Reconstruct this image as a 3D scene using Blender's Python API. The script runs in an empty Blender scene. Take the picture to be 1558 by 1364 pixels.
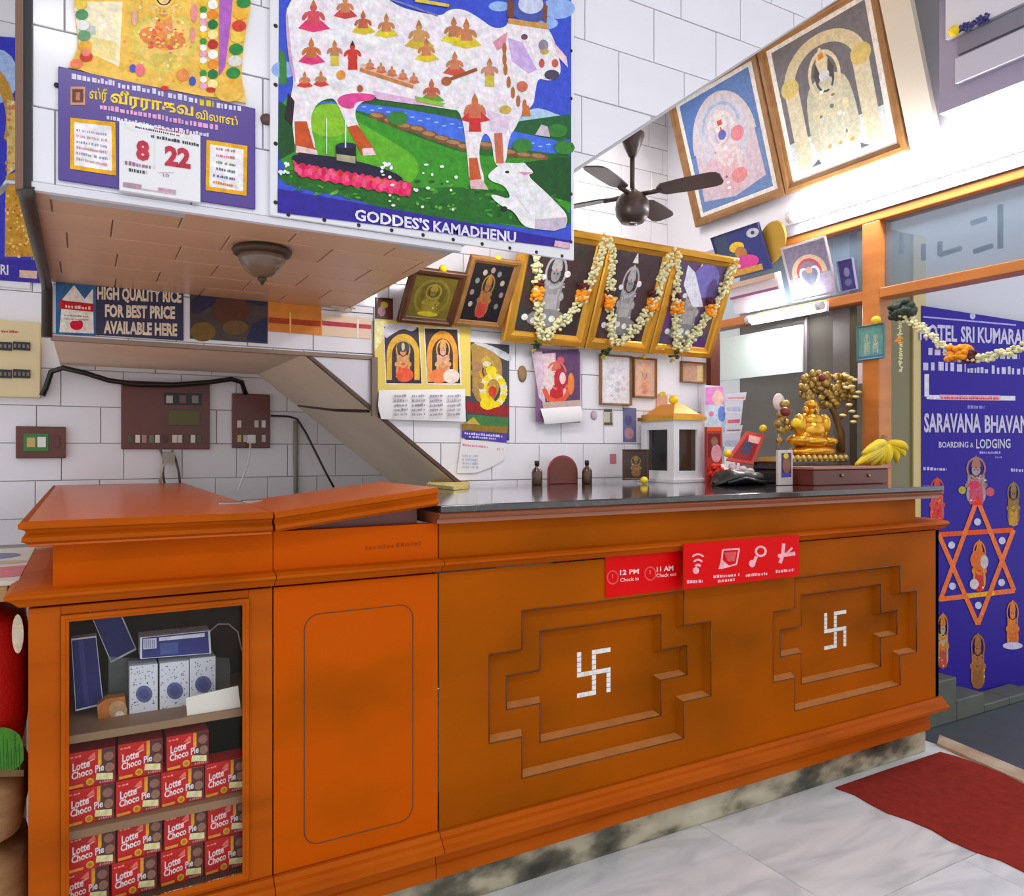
import bpy, bmesh, math, random
from mathutils import Vector, Matrix
scene = bpy.context.scene
COL = scene.collection
R = random.Random(7)

# ------------------------------------------------------------ camera, world, lights, exposure
F, TH, HV, CX, CH = 1150.0, math.radians(29.5), 686.0, 779.0, 1.22
S_, C_ = math.sin(TH), math.cos(TH)
cam = bpy.data.cameras.new('camera'); cam.sensor_fit = 'HORIZONTAL'; cam.sensor_width = 36
cam.lens = 36 * F / 1558; cam.shift_y = (HV - 682) / 1558; cam.clip_start = 0.05
camo = bpy.data.objects.new('camera', cam); COL.objects.link(camo)
camo.location = (0, 0, CH); camo.rotation_euler = (math.pi / 2, 0, -TH)
scene.camera = camo

w = bpy.data.worlds.new('world'); scene.world = w; w.use_nodes = True
bg = w.node_tree.nodes['Background']
bg.inputs[0].default_value = (0.93, 0.96, 1.0, 1); bg.inputs[1].default_value = 1.0

vs = scene.view_settings
vs.view_transform = 'Standard'; vs.look = 'None'; vs.gamma = 1; vs.use_curve_mapping = False
vs.exposure = 0.2

def area(name, loc, size, power, rot=(0, 0, 0), color=(1, 1, 1)):
    l = bpy.data.lights.new(name, 'AREA'); l.shape = 'RECTANGLE'; l.size, l.size_y = size
    l.energy = power; l.color = color
    o = bpy.data.objects.new(name, l); COL.objects.link(o); o.location = loc; o.rotation_euler = rot
    return o
FILL_TUBES = [((0.10, -0.55, 3.22), 8, 24), ((1.90, -0.60, 3.22), 8, 24), ((1.95, 3.05, 3.22), 15, 0)]     # added unseen ceiling tubes for brightness: two behind the viewer, one in the stairwell
for i, (p, pw, tl_) in enumerate(FILL_TUBES):
    area('added_ceiling_tube', (p[0], p[1], p[2] - 0.075), (1.2, 0.06), pw, (math.radians(tl_), 0, 0), (1.0, 0.97, 0.93))

# ------------------------------------------------------------ helpers
def lin(c, a=1.0):
    out = []
    for v in c:
        v = v / 255.0
        out.append(v / 12.92 if v <= 0.04045 else ((v + 0.055) / 1.055) ** 2.4)
    return (out[0], out[1], out[2], a)
def ray(u, v):
    a = (u - CX) / F; b = (HV - v) / F
    return Vector((S_ + a * C_, C_ - a * S_, b))
CAMP = Vector((0, 0, CH))
def at(u, v, X=None, Y=None, Z=None):
    d = ray(u, v)
    t = X / d.x if X is not None else (Y / d.y if Y is not None else (Z - CH) / d.z)
    return CAMP + d * t
class Plane:
    """a flat surface in the place: point + normal (towards the room)"""
    def __init__(s, p, n): s.p = Vector(p); s.n = Vector(n).normalized()
    def pt(s, u, v, off=0.0):
        d = ray(u, v); t = (s.p + s.n * off - CAMP).dot(s.n) / d.dot(s.n)
        return CAMP + d * t
def PY(y): return Plane((0, y, 0), (0, -1, 0))
def PX(x): return Plane((x, 0, 0), (-1, 0, 0))
def lean_back(p, deg):      # leans forward from the back wall, hinged at p
    t = math.radians(deg); return Plane(p, (0, -math.cos(t), -math.sin(t)))
def lean_side(p, deg):      # leans forward from the right wall
    t = math.radians(deg); return Plane(p, (-math.cos(t), 0, -math.sin(t)))

MATS = {}
def M(name, rgb, rough=0.5, metal=0.0, var=0.0, vscale=6.0, bump=0.0, bscale=40.0, spec=0.5, coat=0.0, emit=0.0, trans=0.0, alpha=1.0):
    if name in MATS: return MATS[name]
    m = bpy.data.materials.new(name); m.use_nodes = True; nt = m.node_tree; b = nt.nodes['Principled BSDF']
    c = lin(rgb)
    b.inputs['Base Color'].default_value = c; b.inputs['Roughness'].default_value = rough
    b.inputs['Metallic'].default_value = metal; b.inputs['Specular IOR Level'].default_value = spec
    b.inputs['Coat Weight'].default_value = coat; b.inputs['Coat Roughness'].default_value = 0.08
    b.inputs['Transmission Weight'].default_value = trans; b.inputs['Alpha'].default_value = alpha
    if emit: b.inputs['Emission Color'].default_value = c; b.inputs['Emission Strength'].default_value = emit
    if var or bump:
        tc = nt.nodes.new('ShaderNodeTexCoord')
        n = nt.nodes.new('ShaderNodeTexNoise'); n.inputs['Scale'].default_value = vscale; n.inputs['Detail'].default_value = 5
        nt.links.new(tc.outputs['Object'], n.inputs['Vector'])
        if var:
            mr = nt.nodes.new('ShaderNodeMapRange'); mr.inputs[1].default_value = 0.25; mr.inputs[2].default_value = 0.75
            mr.inputs[3].default_value = 1 - var; mr.inputs[4].default_value = 1 + var
            nt.links.new(n.outputs['Fac'], mr.inputs[0])
            mx = nt.nodes.new('ShaderNodeVectorMath'); mx.operation = 'SCALE'; mx.inputs[0].default_value = c[:3]
            nt.links.new(mr.outputs[0], mx.inputs['Scale']); nt.links.new(mx.outputs[0], b.inputs['Base Color'])
        if bump:
            n2 = nt.nodes.new('ShaderNodeTexNoise'); n2.inputs['Scale'].default_value = bscale
            nt.links.new(tc.outputs['Object'], n2.inputs['Vector'])
            bp = nt.nodes.new('ShaderNodeBump'); bp.inputs['Strength'].default_value = bump; bp.inputs['Distance'].default_value = 0.01
            nt.links.new(n2.outputs['Fac'], bp.inputs['Height']); nt.links.new(bp.outputs[0], b.inputs['Normal'])
    MATS[name] = m; return m
def ramp_mat(name, stops, scale=(1, 1, 1), nscale=4.0, detail=6, rough=0.4, coat=0.0, wave=False, distort=0.0, bump=0.0, spec=0.5):
    """noise or wave driven two/three colour material: wood grain, marble, granite, foliage"""
    if name in MATS: return MATS[name]
    m = bpy.data.materials.new(name); m.use_nodes = True; nt = m.node_tree; b = nt.nodes['Principled BSDF']
    tc = nt.nodes.new('ShaderNodeTexCoord'); mp = nt.nodes.new('ShaderNodeMapping'); mp.inputs['Scale'].default_value = scale
    nt.links.new(tc.outputs['Object'], mp.inputs['Vector'])
    if wave:
        n = nt.nodes.new('ShaderNodeTexWave'); n.inputs['Scale'].default_value = nscale; n.inputs['Distortion'].default_value = distort
        n.inputs['Detail'].default_value = detail
    else:
        n = nt.nodes.new('ShaderNodeTexNoise'); n.inputs['Scale'].default_value = nscale; n.inputs['Detail'].default_value = detail
        n.inputs['Distortion'].default_value = distort
    nt.links.new(mp.outputs[0], n.inputs['Vector'])
    rp = nt.nodes.new('ShaderNodeValToRGB'); cr = rp.color_ramp
    while len(cr.elements) < len(stops): cr.elements.new(0.5)
    for e, (pos, c) in zip(cr.elements, stops): e.position = pos; e.color = lin(c)
    nt.links.new(n.outputs['Fac'], rp.inputs[0]); nt.links.new(rp.outputs[0], b.inputs['Base Color'])
    b.inputs['Roughness'].default_value = rough; b.inputs['Coat Weight'].default_value = coat; b.inputs['Coat Roughness'].default_value = 0.1
    b.inputs['Specular IOR Level'].default_value = spec
    if bump:
        bp = nt.nodes.new('ShaderNodeBump'); bp.inputs['Strength'].default_value = bump; bp.inputs['Distance'].default_value = 0.01
        nt.links.new(n.outputs['Fac'], bp.inputs['Height']); nt.links.new(bp.outputs[0], b.inputs['Normal'])
    MATS[name] = m; return m
def print_mat(name, rough, coat=0.0, spec=0.4):
    m = bpy.data.materials.new(name); m.use_nodes = True; nt = m.node_tree; b = nt.nodes['Principled BSDF']
    a = nt.nodes.new('ShaderNodeAttribute'); a.attribute_name = 'Col'
    tc = nt.nodes.new('ShaderNodeTexCoord'); n = nt.nodes.new('ShaderNodeTexNoise'); n.inputs['Scale'].default_value = 45; n.inputs['Detail'].default_value = 4
    nt.links.new(tc.outputs['Object'], n.inputs['Vector'])
    mr = nt.nodes.new('ShaderNodeMapRange'); mr.inputs[1].default_value = 0.3; mr.inputs[2].default_value = 0.7; mr.inputs[3].default_value = 0.82; mr.inputs[4].default_value = 1.12
    nt.links.new(n.outputs['Fac'], mr.inputs[0])
    mx = nt.nodes.new('ShaderNodeVectorMath'); mx.operation = 'SCALE'
    n2 = nt.nodes.new('ShaderNodeTexNoise'); n2.inputs['Scale'].default_value = 130; n2.inputs['Detail'].default_value = 3
    nt.links.new(tc.outputs['Object'], n2.inputs['Vector'])
    sb = nt.nodes.new('ShaderNodeVectorMath'); sb.operation = 'MULTIPLY_ADD'; sb.inputs[1].default_value = (0.8, 0.8, 0.8); sb.inputs[2].default_value = (0.6, 0.6, 0.6)
    nt.links.new(n2.outputs['Color'], sb.inputs[0])
    ml = nt.nodes.new('ShaderNodeVectorMath'); ml.operation = 'MULTIPLY'
    nt.links.new(a.outputs['Color'], ml.inputs[0]); nt.links.new(sb.outputs[0], ml.inputs[1])
    nt.links.new(ml.outputs[0], mx.inputs[0]); nt.links.new(mr.outputs[0], mx.inputs['Scale']); nt.links.new(mx.outputs[0], b.inputs['Base Color'])
    b.inputs['Roughness'].default_value = rough; b.inputs['Coat Weight'].default_value = coat; b.inputs['Coat Roughness'].default_value = 0.05
    b.inputs['Specular IOR Level'].default_value = spec
    MATS[name] = m; return m
PR_GLOSS = print_mat('printed_gloss', 0.45, 0.0, 0.25)
PR_MATT = print_mat('printed_matt', 0.7, 0.0, 0.12)
PR_GLASS = print_mat('print_behind_glass', 0.5, 0.25)

WLOC = {}
def tag(o, label=None, cat=None, group=None, kind=None):
    if label: o['label'] = label
    if cat: o['category'] = cat
    if group: o['group'] = group
    if kind: o['kind'] = kind
    return o
def thing(name, loc, label, cat, group=None):
    o = bpy.data.objects.new(name, None); COL.objects.link(o); o.location = loc; o.empty_display_size = 0.03
    WLOC[o.name] = Vector(loc); return tag(o, label, cat, group)
def link_mesh(name, me, mats, parent=None, base=None):
    """base = world position of the origin for a top-level mesh; parts share their parent's origin"""
    o = bpy.data.objects.new(name, me); COL.objects.link(o)
    for m in (mats if isinstance(mats, (list, tuple)) else [mats]): me.materials.append(m)
    if parent is not None: o.parent = parent; WLOC[o.name] = WLOC[parent.name]
    else: o.location = base; WLOC[o.name] = Vector(base)
    return o
class G:
    """collects shapes for ONE mesh object"""
    def __init__(s): s.v = []; s.f = []; s.c = []; s.sm = []
    def add(s, vs_, fs, col=None, smooth=False):
        k = len(s.v); s.v += [Vector(q) for q in vs_]; s.f += [tuple(i + k for i in f) for f in fs]
        s.c += [col] * len(fs); s.sm += [smooth] * len(fs); return s
    def box(s, x0, y0, z0, x1, y1, z1, col=None):
        v = [(x, y, z) for x in (x0, x1) for y in (y0, y1) for z in (z0, z1)]
        return s.add(v, [(0, 1, 3, 2), (4, 6, 7, 5), (0, 4, 5, 1), (2, 3, 7, 6), (0, 2, 6, 4), (1, 5, 7, 3)], col)
    def prism(s, poly, vec, col=None):
        n = len(poly); vec = Vector(vec); a = [Vector(p) for p in poly]
        fs = [tuple(range(n)), tuple(range(2 * n - 1, n - 1, -1))] + [(i, i + n, (i + 1) % n + n, (i + 1) % n) for i in range(n)]
        return s.add(a + [p + vec for p in a], fs, col)
    def loft(s, rings, closed=True, caps=True, col=None, smooth=True):
        n = len(rings[0]); v = [p for r in rings for p in r]; fs = []
        for i in range(len(rings) - 1):
            for j in range(n if closed else n - 1):
                a = i * n + j; b = i * n + (j + 1) % n; fs.append((a, b, b + n, a + n))
        s.add(v, fs, col, smooth)
        if caps and closed:
            k = len(s.v) - len(v)
            s.f.append(tuple(k + j for j in range(n))); s.f.append(tuple(k + (len(rings) - 1) * n + j for j in reversed(range(n))))
            s.c += [col, col]; s.sm += [False, False]
        return s
    def tube(s, pts, r, n=8, col=None):
        pts = [Vector(p) for p in pts]; rings = []
        rr = r if isinstance(r, (list, tuple)) else [r] * len(pts)
        up = Vector((0.13, 0.31, 0.94))
        for i, p in enumerate(pts):
            t = (pts[min(i + 1, len(pts) - 1)] - pts[max(i - 1, 0)]).normalized()
            if abs(t.dot(up)) > 0.98: up = Vector((1, 0.1, 0))
            a = t.cross(up).normalized(); b = t.cross(a)
            rings.append([p + (a * math.cos(k * 2 * math.pi / n) + b * math.sin(k * 2 * math.pi / n)) * rr[i] for k in range(n)])
        return s.loft(rings, col=col)
    def lathe(s, c, prof, n=20, axis='z', col=None, squash=1.0):
        c = Vector(c); rings = []
        for r, h in prof:
            ring = []
            for k in range(n):
                a = 2 * math.pi * k / n; x, y = r * math.cos(a), r * math.sin(a) * squash
                ring.append(c + (Vector((x, y, h)) if axis == 'z' else Vector((x, h, y)) if axis == 'y' else Vector((h, x, y))))
            rings.append(ring)
        return s.loft(rings, col=col)
    def ell(s, c, r, n=10, m=7, col=None, rot=None):
        c = Vector(c); rings = []
        for i in range(m + 1):
            ph = math.pi * (0.02 + 0.96 * i / m); ring = []
            for k in range(n):
                a = 2 * math.pi * k / n
                p = Vector((r[0] * math.sin(ph) * math.cos(a), r[1] * math.sin(ph) * math.sin(a), r[2] * math.cos(ph)))
                ring.append(c + (rot @ p if rot else p))
            rings.append(ring)
        return s.loft(rings, col=col)
    def mesh(s, name, off=Vector((0, 0, 0)), bevel=0.0, seg=2):
        me = bpy.data.meshes.new(name); me.from_pydata([tuple(p - off) for p in s.v], [], s.f); me.update()
        if any(s.sm): me.polygons.foreach_set('use_smooth', s.sm)
        if any(c is not None for c in s.c):
            a = me.attributes.new('Col', 'FLOAT_COLOR', 'CORNER'); data = []
            for p, c in zip(me.polygons, s.c):
                data += list(lin(c if c is not None else (255, 255, 255))) * p.loop_total
            a.data.foreach_set('color', data)
        if bevel or True:
            bm = bmesh.new(); bm.from_mesh(me); bmesh.ops.recalc_face_normals(bm, faces=bm.faces)
            if bevel:
                es = [e for e in bm.edges if len(e.link_faces) == 2 and e.calc_face_angle(0) > 0.6]
                bmesh.ops.bevel(bm, geom=es, offset=bevel, segments=seg, profile=0.5, affect='EDGES', clamp_overlap=True)
            bm.to_mesh(me); bm.free()
        return me
    def base(s):
        xs = [p.x for p in s.v]; ys = [p.y for p in s.v]; zs = [p.z for p in s.v]
        return Vector(((min(xs) + max(xs)) / 2, (min(ys) + max(ys)) / 2, min(zs)))
    def build(s, name, mat, parent=None, label=None, cat=None, group=None, kind=None, bevel=0.0, seg=2):
        off = WLOC[parent.name] if parent is not None else s.base()
        me = s.mesh(name, off, bevel, seg)
        return tag(link_mesh(name, me, mat, parent, off), label, cat, group, kind)
def copy_tree(o, parent=None):
    c = o.copy(); COL.objects.link(c)
    c.parent = parent; WLOC[c.name] = WLOC[o.name]
    for ch in list(o.children): copy_tree(ch, c)
    return c

TXT = {}
def text_geo(body, bold=0.0):
    k = (body, bold)
    if k in TXT: return TXT[k]
    cu = bpy.data.curves.new('lettering', 'FONT'); cu.body = body; cu.resolution_u = 2; cu.offset = bold; cu.fill_mode = 'FRONT'
    o = bpy.data.objects.new('lettering', cu); COL.objects.link(o)
    dg = bpy.context.evaluated_depsgraph_get(); me = o.evaluated_get(dg).to_mesh()
    v = [(p.co.x, p.co.y) for p in me.vertices]; f = [tuple(p.vertices) for p in me.polygons]
    o.evaluated_get(dg).to_mesh_clear(); bpy.data.objects.remove(o); bpy.data.curves.remove(cu)
    if v:
        x0 = min(p[0] for p in v); x1 = max(p[0] for p in v); cap = 0.73
        v = [((p[0] - x0) / max(x1 - x0, 1e-6), p[1] / cap) for p in v]
    TXT[k] = (v, f); return TXT[k]

class Print:
    """flat print on a plane; drawn in photograph pixels, or in a unit square mapped onto a quad"""
    def __init__(s, plane, quad=None, zoom=None, step=0.00001, off=0.0006):
        s.pl = plane; s.g = G(); s.k = 0; s.step = step; s.off = off
        if quad:
            a, b, c, d = [plane.pt(*q) for q in quad]
            s.map3 = lambda x, y, o: (a * (1 - x) * (1 - y) + b * x * (1 - y) + c * x * y + d * (1 - x) * y) + plane.n * o
        elif zoom:
            ox, oy, z = zoom; s.map3 = lambda x, y, o: plane.pt(ox + x / z, oy + y / z, o)
        else: s.map3 = lambda x, y, o: plane.pt(x, y, o)
    def poly(s, pts, col):
        if len(pts) >= 6:
            for _ in range(2):            # round off hand drawn outlines
                pts = [q for i in range(len(pts)) for q in ((pts[i - 1][0] * 0.75 + pts[i][0] * 0.25, pts[i - 1][1] * 0.75 + pts[i][1] * 0.25), (pts[i - 1][0] * 0.25 + pts[i][0] * 0.75, pts[i - 1][1] * 0.25 + pts[i][1] * 0.75))]
        return s.poly0(pts, col)
    def poly0(s, pts, col):
        s.k += 1; o = s.off + s.k * s.step
        s.g.add([s.map3(x, y, o) for x, y in pts], [tuple(range(len(pts)))], col); return s
    def rect(s, x0, y0, x1, y1, col): return s.poly([(x0, y0), (x1, y0), (x1, y1), (x0, y1)], col)
    def ell(s, x, y, rx, ry, col, n=16, rot=0.0):
        cr, sr = math.cos(rot), math.sin(rot)
        return s.poly0([(x + rx * math.cos(t) * cr - ry * math.sin(t) * sr, y + rx * math.cos(t) * sr + ry * math.sin(t) * cr) for t in [2 * math.pi * i / n for i in range(n)]], col)
    def ring(s, x, y, rx, ry, w, col, a0=0, a1=2 * math.pi, n=24):
        s.k += 1; o = s.off + s.k * s.step; v = []
        for i in range(n + 1):
            t = a0 + (a1 - a0) * i / n; c, q = math.cos(t), math.sin(t)
            v += [s.map3(x + rx * c, y + ry * q, o), s.map3(x + (rx - w) * c, y + (ry - w * ry / rx) * q, o)]
        s.g.add(v, [(2 * i, 2 * i + 1, 2 * i + 3, 2 * i + 2) for i in range(n)], col); return s
    def line(s, pts, w, col):
        for (x0, y0), (x1, y1) in zip(pts[:-1], pts[1:]):
            l = math.hypot(x1 - x0, y1 - y0) or 1; nx, ny = -(y1 - y0) / l * w / 2, (x1 - x0) / l * w / 2
            s.poly([(x0 + nx, y0 + ny), (x1 + nx, y1 + ny), (x1 - nx, y1 - ny), (x0 - nx, y0 - ny)], col)
        return s
    def text(s, body, x0, y0, x1, y1, h, col, bold=0.0):
        v, f = text_geo(body, bold); s.k += 1; o = s.off + s.k * s.step
        s.g.add([s.map3(x0 + px * (x1 - x0), y0 + px * (y1 - y0) - py * h, o) for px, py in v], f, col); return s
    def scrib(s, x0, y0, x1, y1, h, col, pitch=1.0, seed=1):
        """a line of writing too small to read: a row of uneven strokes"""
        r = random.Random(seed); L = math.hypot(x1 - x0, y1 - y0); t = 0.0
        while t < 1:
            wd = h * pitch * r.uniform(0.5, 1.3) / L; e = min(1, t + wd)
            a = (x0 + (x1 - x0) * t, y0 + (y1 - y0) * t); b = (x0 + (x1 - x0) * e, y0 + (y1 - y0) * e); hh = h * r.uniform(0.65, 1.0)
            s.poly([(a[0], a[1] - hh), (b[0], b[1] - hh), b, a], col)
            t = e + h * r.uniform(0.12, 0.35 if r.random() < 0.8 else 0.9) / L
        return s
    def build(s, name, parent, mat=None, label=None):
        me = s.g.mesh(name, WLOC[parent.name]); return tag(link_mesh(name, me, mat or PR_GLOSS, parent), label)

def bars(g, q, w, d, n, inset=0.004):
    """mitred frame: q = 4 outer corners (TL TR BR BL), width w, standing d proud along n, with a stepped inner lip"""
    q = [Vector(p) for p in q]; c = sum(q, Vector()) / 4
    ex = (q[1] - q[0]).normalized(); ey = (q[3] - q[0]).normalized()
    sx = [1, -1, -1, 1]; sy = [1, 1, -1, -1]
    def lvl(k, h): return [q[i] + ex * sx[i] * k + ey * sy[i] * k + n * h for i in range(4)]
    prof = [(0, 0), (0, d * 0.8), (w * 0.12, d), (w * 0.5, d), (w * 0.62, d * 0.72), (w * 0.9, d * 0.62), (w, d * 0.5), (w, 0)]
    rings = [lvl(k, h) for k, h in prof]
    v = [p for r in rings for p in r]; fs = []
    for i in range(len(rings) - 1):
        for j in range(4):
            a, b = i * 4 + j, i * 4 + (j + 1) % 4; fs.append((a, b, b + 4, a + 4))
    g.add(v, fs); return lvl(w, 0)
def board(g, q, n, t):
    q = [Vector(p) for p in q]; return g.prism(q, n * t)
def inner(q, k):
    q = [Vector(p) for p in q]; ex = (q[1] - q[0]).normalized(); ey = (q[3] - q[0]).normalized(); sx = [1, -1, -1, 1]; sy = [1, 1, -1, -1]
    return [q[i] + ex * sx[i] * k + ey * sy[i] * k for i in range(4)]
def rectify(plane, pts):
    """real rectangle on the plane nearest to four photographed corners"""
    q = [plane.pt(*p) for p in pts]
    if abs(plane.n.y) > abs(plane.n.x): ax = Vector((1, 0, 0))
    else: ax = Vector((0, -1, 0))
    ay = plane.n.cross(ax).normalized()
    if ay.z < 0: ay = -ay
    o = q[3]; xs = [(p - o).dot(ax) for p in q]; ys = [(p - o).dot(ay) for p in q]
    x0, x1 = (xs[0] + xs[3]) / 2, (xs[1] + xs[2]) / 2; y1, y0 = (ys[0] + ys[1]) / 2, (ys[2] + ys[3]) / 2
    return [o + ax * x0 + ay * y1, o + ax * x1 + ay * y1, o + ax * x1 + ay * y0, o + ax * x0 + ay * y0]
class QPrint(Print):
    """print in unit coordinates on a 3-D rectangle (TL TR BR BL)"""
    def __init__(s, q, n, off=0.0006, step=0.00001):
        a, b, c, d = [Vector(p) for p in q]; s.g = G(); s.k = 0; s.step = step; s.off = off
        s.map3 = lambda x, y, o: (a * (1 - x) * (1 - y) + b * x * (1 - y) + c * x * y + d * (1 - x) * y) + n * o

# ------------------------------------------------------------ materials of the place
TILE = M('white_tile', (236, 234, 240), 0.16, var=0.04, vscale=3)
TILE_SOF = M('bounce_tinted_tile', (206, 164, 128), 0.35, var=0.06, vscale=3)  # white soffit tiles with the counter's orange bounce light put into their colour
GROUT_W = M('white_grout', (186, 183, 186), 0.9)
GROUT = M('grey_grout', (172, 168, 168), 0.9)
PAINT = M('white_paint', (222, 221, 228), 0.7, var=0.05, vscale=2)
GREYPAINT = M('grey_plaster', (232, 214, 190), 0.75, var=0.09, vscale=3)
WOOD = ramp_mat('orange_varnished_wood', [(0.1, (128, 58, 2)), (0.45, (176, 80, 3)), (1.0, (196, 96, 10))], (1.4, 6, 5), 1.6, 5, 0.5, 0.0, distort=0.6, spec=0.08)
WOOD_PANEL = ramp_mat('orange_veneer_panel', [(0.25, (150, 72, 0)), (0.46, (192, 82, 0)), (0.75, (206, 82, 0))], (0.9, 1, 1.6), 1.7, 5, 0.5, 0.0, spec=0.04)
WOOD_LONG = ramp_mat('brown_orange_veneer', [(0.25, (120, 62, 0)), (0.48, (160, 78, 0)), (0.75, (182, 86, 0))], (0.9, 1, 1.6), 1.7, 5, 0.5, 0.0, spec=0.04)
WOOD_EDGE = ramp_mat('pale_sill_wood', [(0.2, (166, 104, 50)), (0.6, (182, 118, 62)), (1.0, (158, 90, 34))], (3, 3, 3), 6, 5, 0.45, 0.0, spec=0.2)
WOOD_TOP = ramp_mat('orange_laminate_top', [(0.2, (206, 92, 20)), (0.6, (214, 102, 28)), (1.0, (220, 114, 44))], (1, 1, 1), 1.5, 3, 0.3, 0.04, spec=0.2)
WOOD_DOOR = ramp_mat('door_frame_wood', [(0.1, (172, 98, 36)), (0.6, (198, 120, 50)), (1.0, (212, 138, 66))], (1, 1, 6), 3, 4, 0.4, 0.15)
WOOD_DARK = ramp_mat('dark_frame_wood', [(0.1, (62, 34, 18)), (0.7, (92, 54, 28)), (1.0, (112, 70, 38))], (4, 4, 4), 5, 4, 0.4, 0.2)
WOOD_BROWN = ramp_mat('brown_frame_wood', [(0.1, (112, 76, 38)), (0.7, (150, 106, 56)), (1.0, (168, 122, 70))], (4, 4, 4), 5, 4, 0.4, 0.1)
MAHOG = ramp_mat('red_brown_board', [(0.1, (90, 36, 22)), (0.9, (112, 46, 28))], (3, 3, 3), 4, 3, 0.35, 0.1)
GRANITE = ramp_mat('black_granite', [(0.3, (24, 22, 24)), (0.6, (46, 42, 42)), (0.8, (78, 70, 66))], (1, 1, 1), 60, 4, 0.12, 1.0)
STONE = ramp_mat('mottled_stone', [(0.36, (44, 44, 36)), (0.46, (96, 92, 74)), (0.56, (176, 166, 140)), (0.7, (200, 192, 170))], (1, 1, 2), 4.5, 8, 0.4, 0.1)
MARBLE = ramp_mat('white_marble', [(0.3, (196, 202, 205)), (0.48, (224, 228, 230)), (0.7, (238, 240, 241))], (1.0, 3.2, 1), 2.2, 9, 0.3, 0.1, distort=1.6)
CARPET = ramp_mat('red_carpet', [(0.2, (128, 40, 32)), (0.8, (158, 52, 42))], (1, 1, 1), 30, 6, 0.95, 0, bump=0.5, spec=0.1)
WHITE_P = M('white_plastic', (236, 236, 232), 0.4)
BLACK_P = M('black_plastic', (22, 22, 22), 0.35)
STEEL = M('steel', (180, 180, 178), 0.3, 1.0)
GOLD = M('gold_leaf', (222, 166, 56), 0.28, 0.85, var=0.12, vscale=30)
GOLDFRAME = M('gilt_frame', (226, 166, 62), 0.3, 0.75, var=0.15, vscale=12)
LEMON = M('yellow_lemon', (246, 208, 16), 0.4, bump=0.15, bscale=300)
LEAF = M('dark_green_leaf', (34, 62, 26), 0.6, var=0.3, vscale=60)
GLASS = None
def glass(name, rgb, rough, alpha, ior=1.22):
    m = bpy.data.materials.new(name); m.use_nodes = True; nt = m.node_tree
    for n in list(nt.nodes): nt.nodes.remove(n)
    out = nt.nodes.new('ShaderNodeOutputMaterial'); mix = nt.nodes.new('ShaderNodeMixShader'); mix2 = nt.nodes.new('ShaderNodeMixShader')
    t = nt.nodes.new('ShaderNodeBsdfTransparent'); d = nt.nodes.new('ShaderNodeBsdfDiffuse'); g = nt.nodes.new('ShaderNodeBsdfGlossy')
    d.inputs['Color'].default_value = lin(rgb); g.inputs['Roughness'].default_value = rough
    fr = nt.nodes.new('ShaderNodeFresnel'); fr.inputs[0].default_value = ior
    mix.inputs[0].default_value = alpha
    nt.links.new(t.outputs[0], mix.inputs[1]); nt.links.new(d.outputs[0], mix.inputs[2])
    nt.links.new(fr.outputs[0], mix2.inputs[0]); nt.links.new(mix.outputs[0], mix2.inputs[1]); nt.links.new(g.outputs[0], mix2.inputs[2])
    nt.links.new(mix2.outputs[0], out.inputs['Surface']); MATS[name] = m; return m
GLASS = glass('clear_glass', (120, 130, 120), 0.03, 0.02, 1.14)
GLASS_BLUE = glass('dusty_transom_glass', (128, 150, 168), 0.1, 0.4)
GLASS_DARK = glass('dusty_partition_glass', (96, 92, 84), 0.08, 0.3)

# ------------------------------------------------------------ structure of the room
YF, YS, YB, XR = 1.75, 2.70, 3.55, 3.10      # stair face, spine wall, back wall, right wall
ZS, ZL, ZC = 1.736, 1.566, 3.30              # landing soffit, lower soffit, ceiling
def struct(name, loc=(0, 0, 0), label=None, cat=None):
    o = bpy.data.objects.new(name, None); COL.objects.link(o); o.location = loc; WLOC[o.name] = Vector(loc); o.empty_display_size = 0.05
    return tag(o, label, cat, None, 'structure')
def clip(sub, reg):
    out = sub
    for i in range(len(reg)):
        a, b = reg[i], reg[(i + 1) % len(reg)]; ins = lambda p: (b[0] - a[0]) * (p[1] - a[1]) - (b[1] - a[1]) * (p[0] - a[0]) >= -1e-9
        res = []
        for j in range(len(out)):
            p, q = out[j - 1], out[j]
            if ins(p) != ins(q):
                d1 = (b[0] - a[0]) * (p[1] - a[1]) - (b[1] - a[1]) * (p[0] - a[0]); d2 = (b[0] - a[0]) * (q[1] - a[1]) - (b[1] - a[1]) * (q[0] - a[0])
                t = d1 / (d1 - d2); res.append((p[0] + (q[0] - p[0]) * t, p[1] + (q[1] - p[1]) * t))
            if ins(q): res.append(q)
        out = res
        if not out: break
    return out
TCACHE = {}
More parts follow.
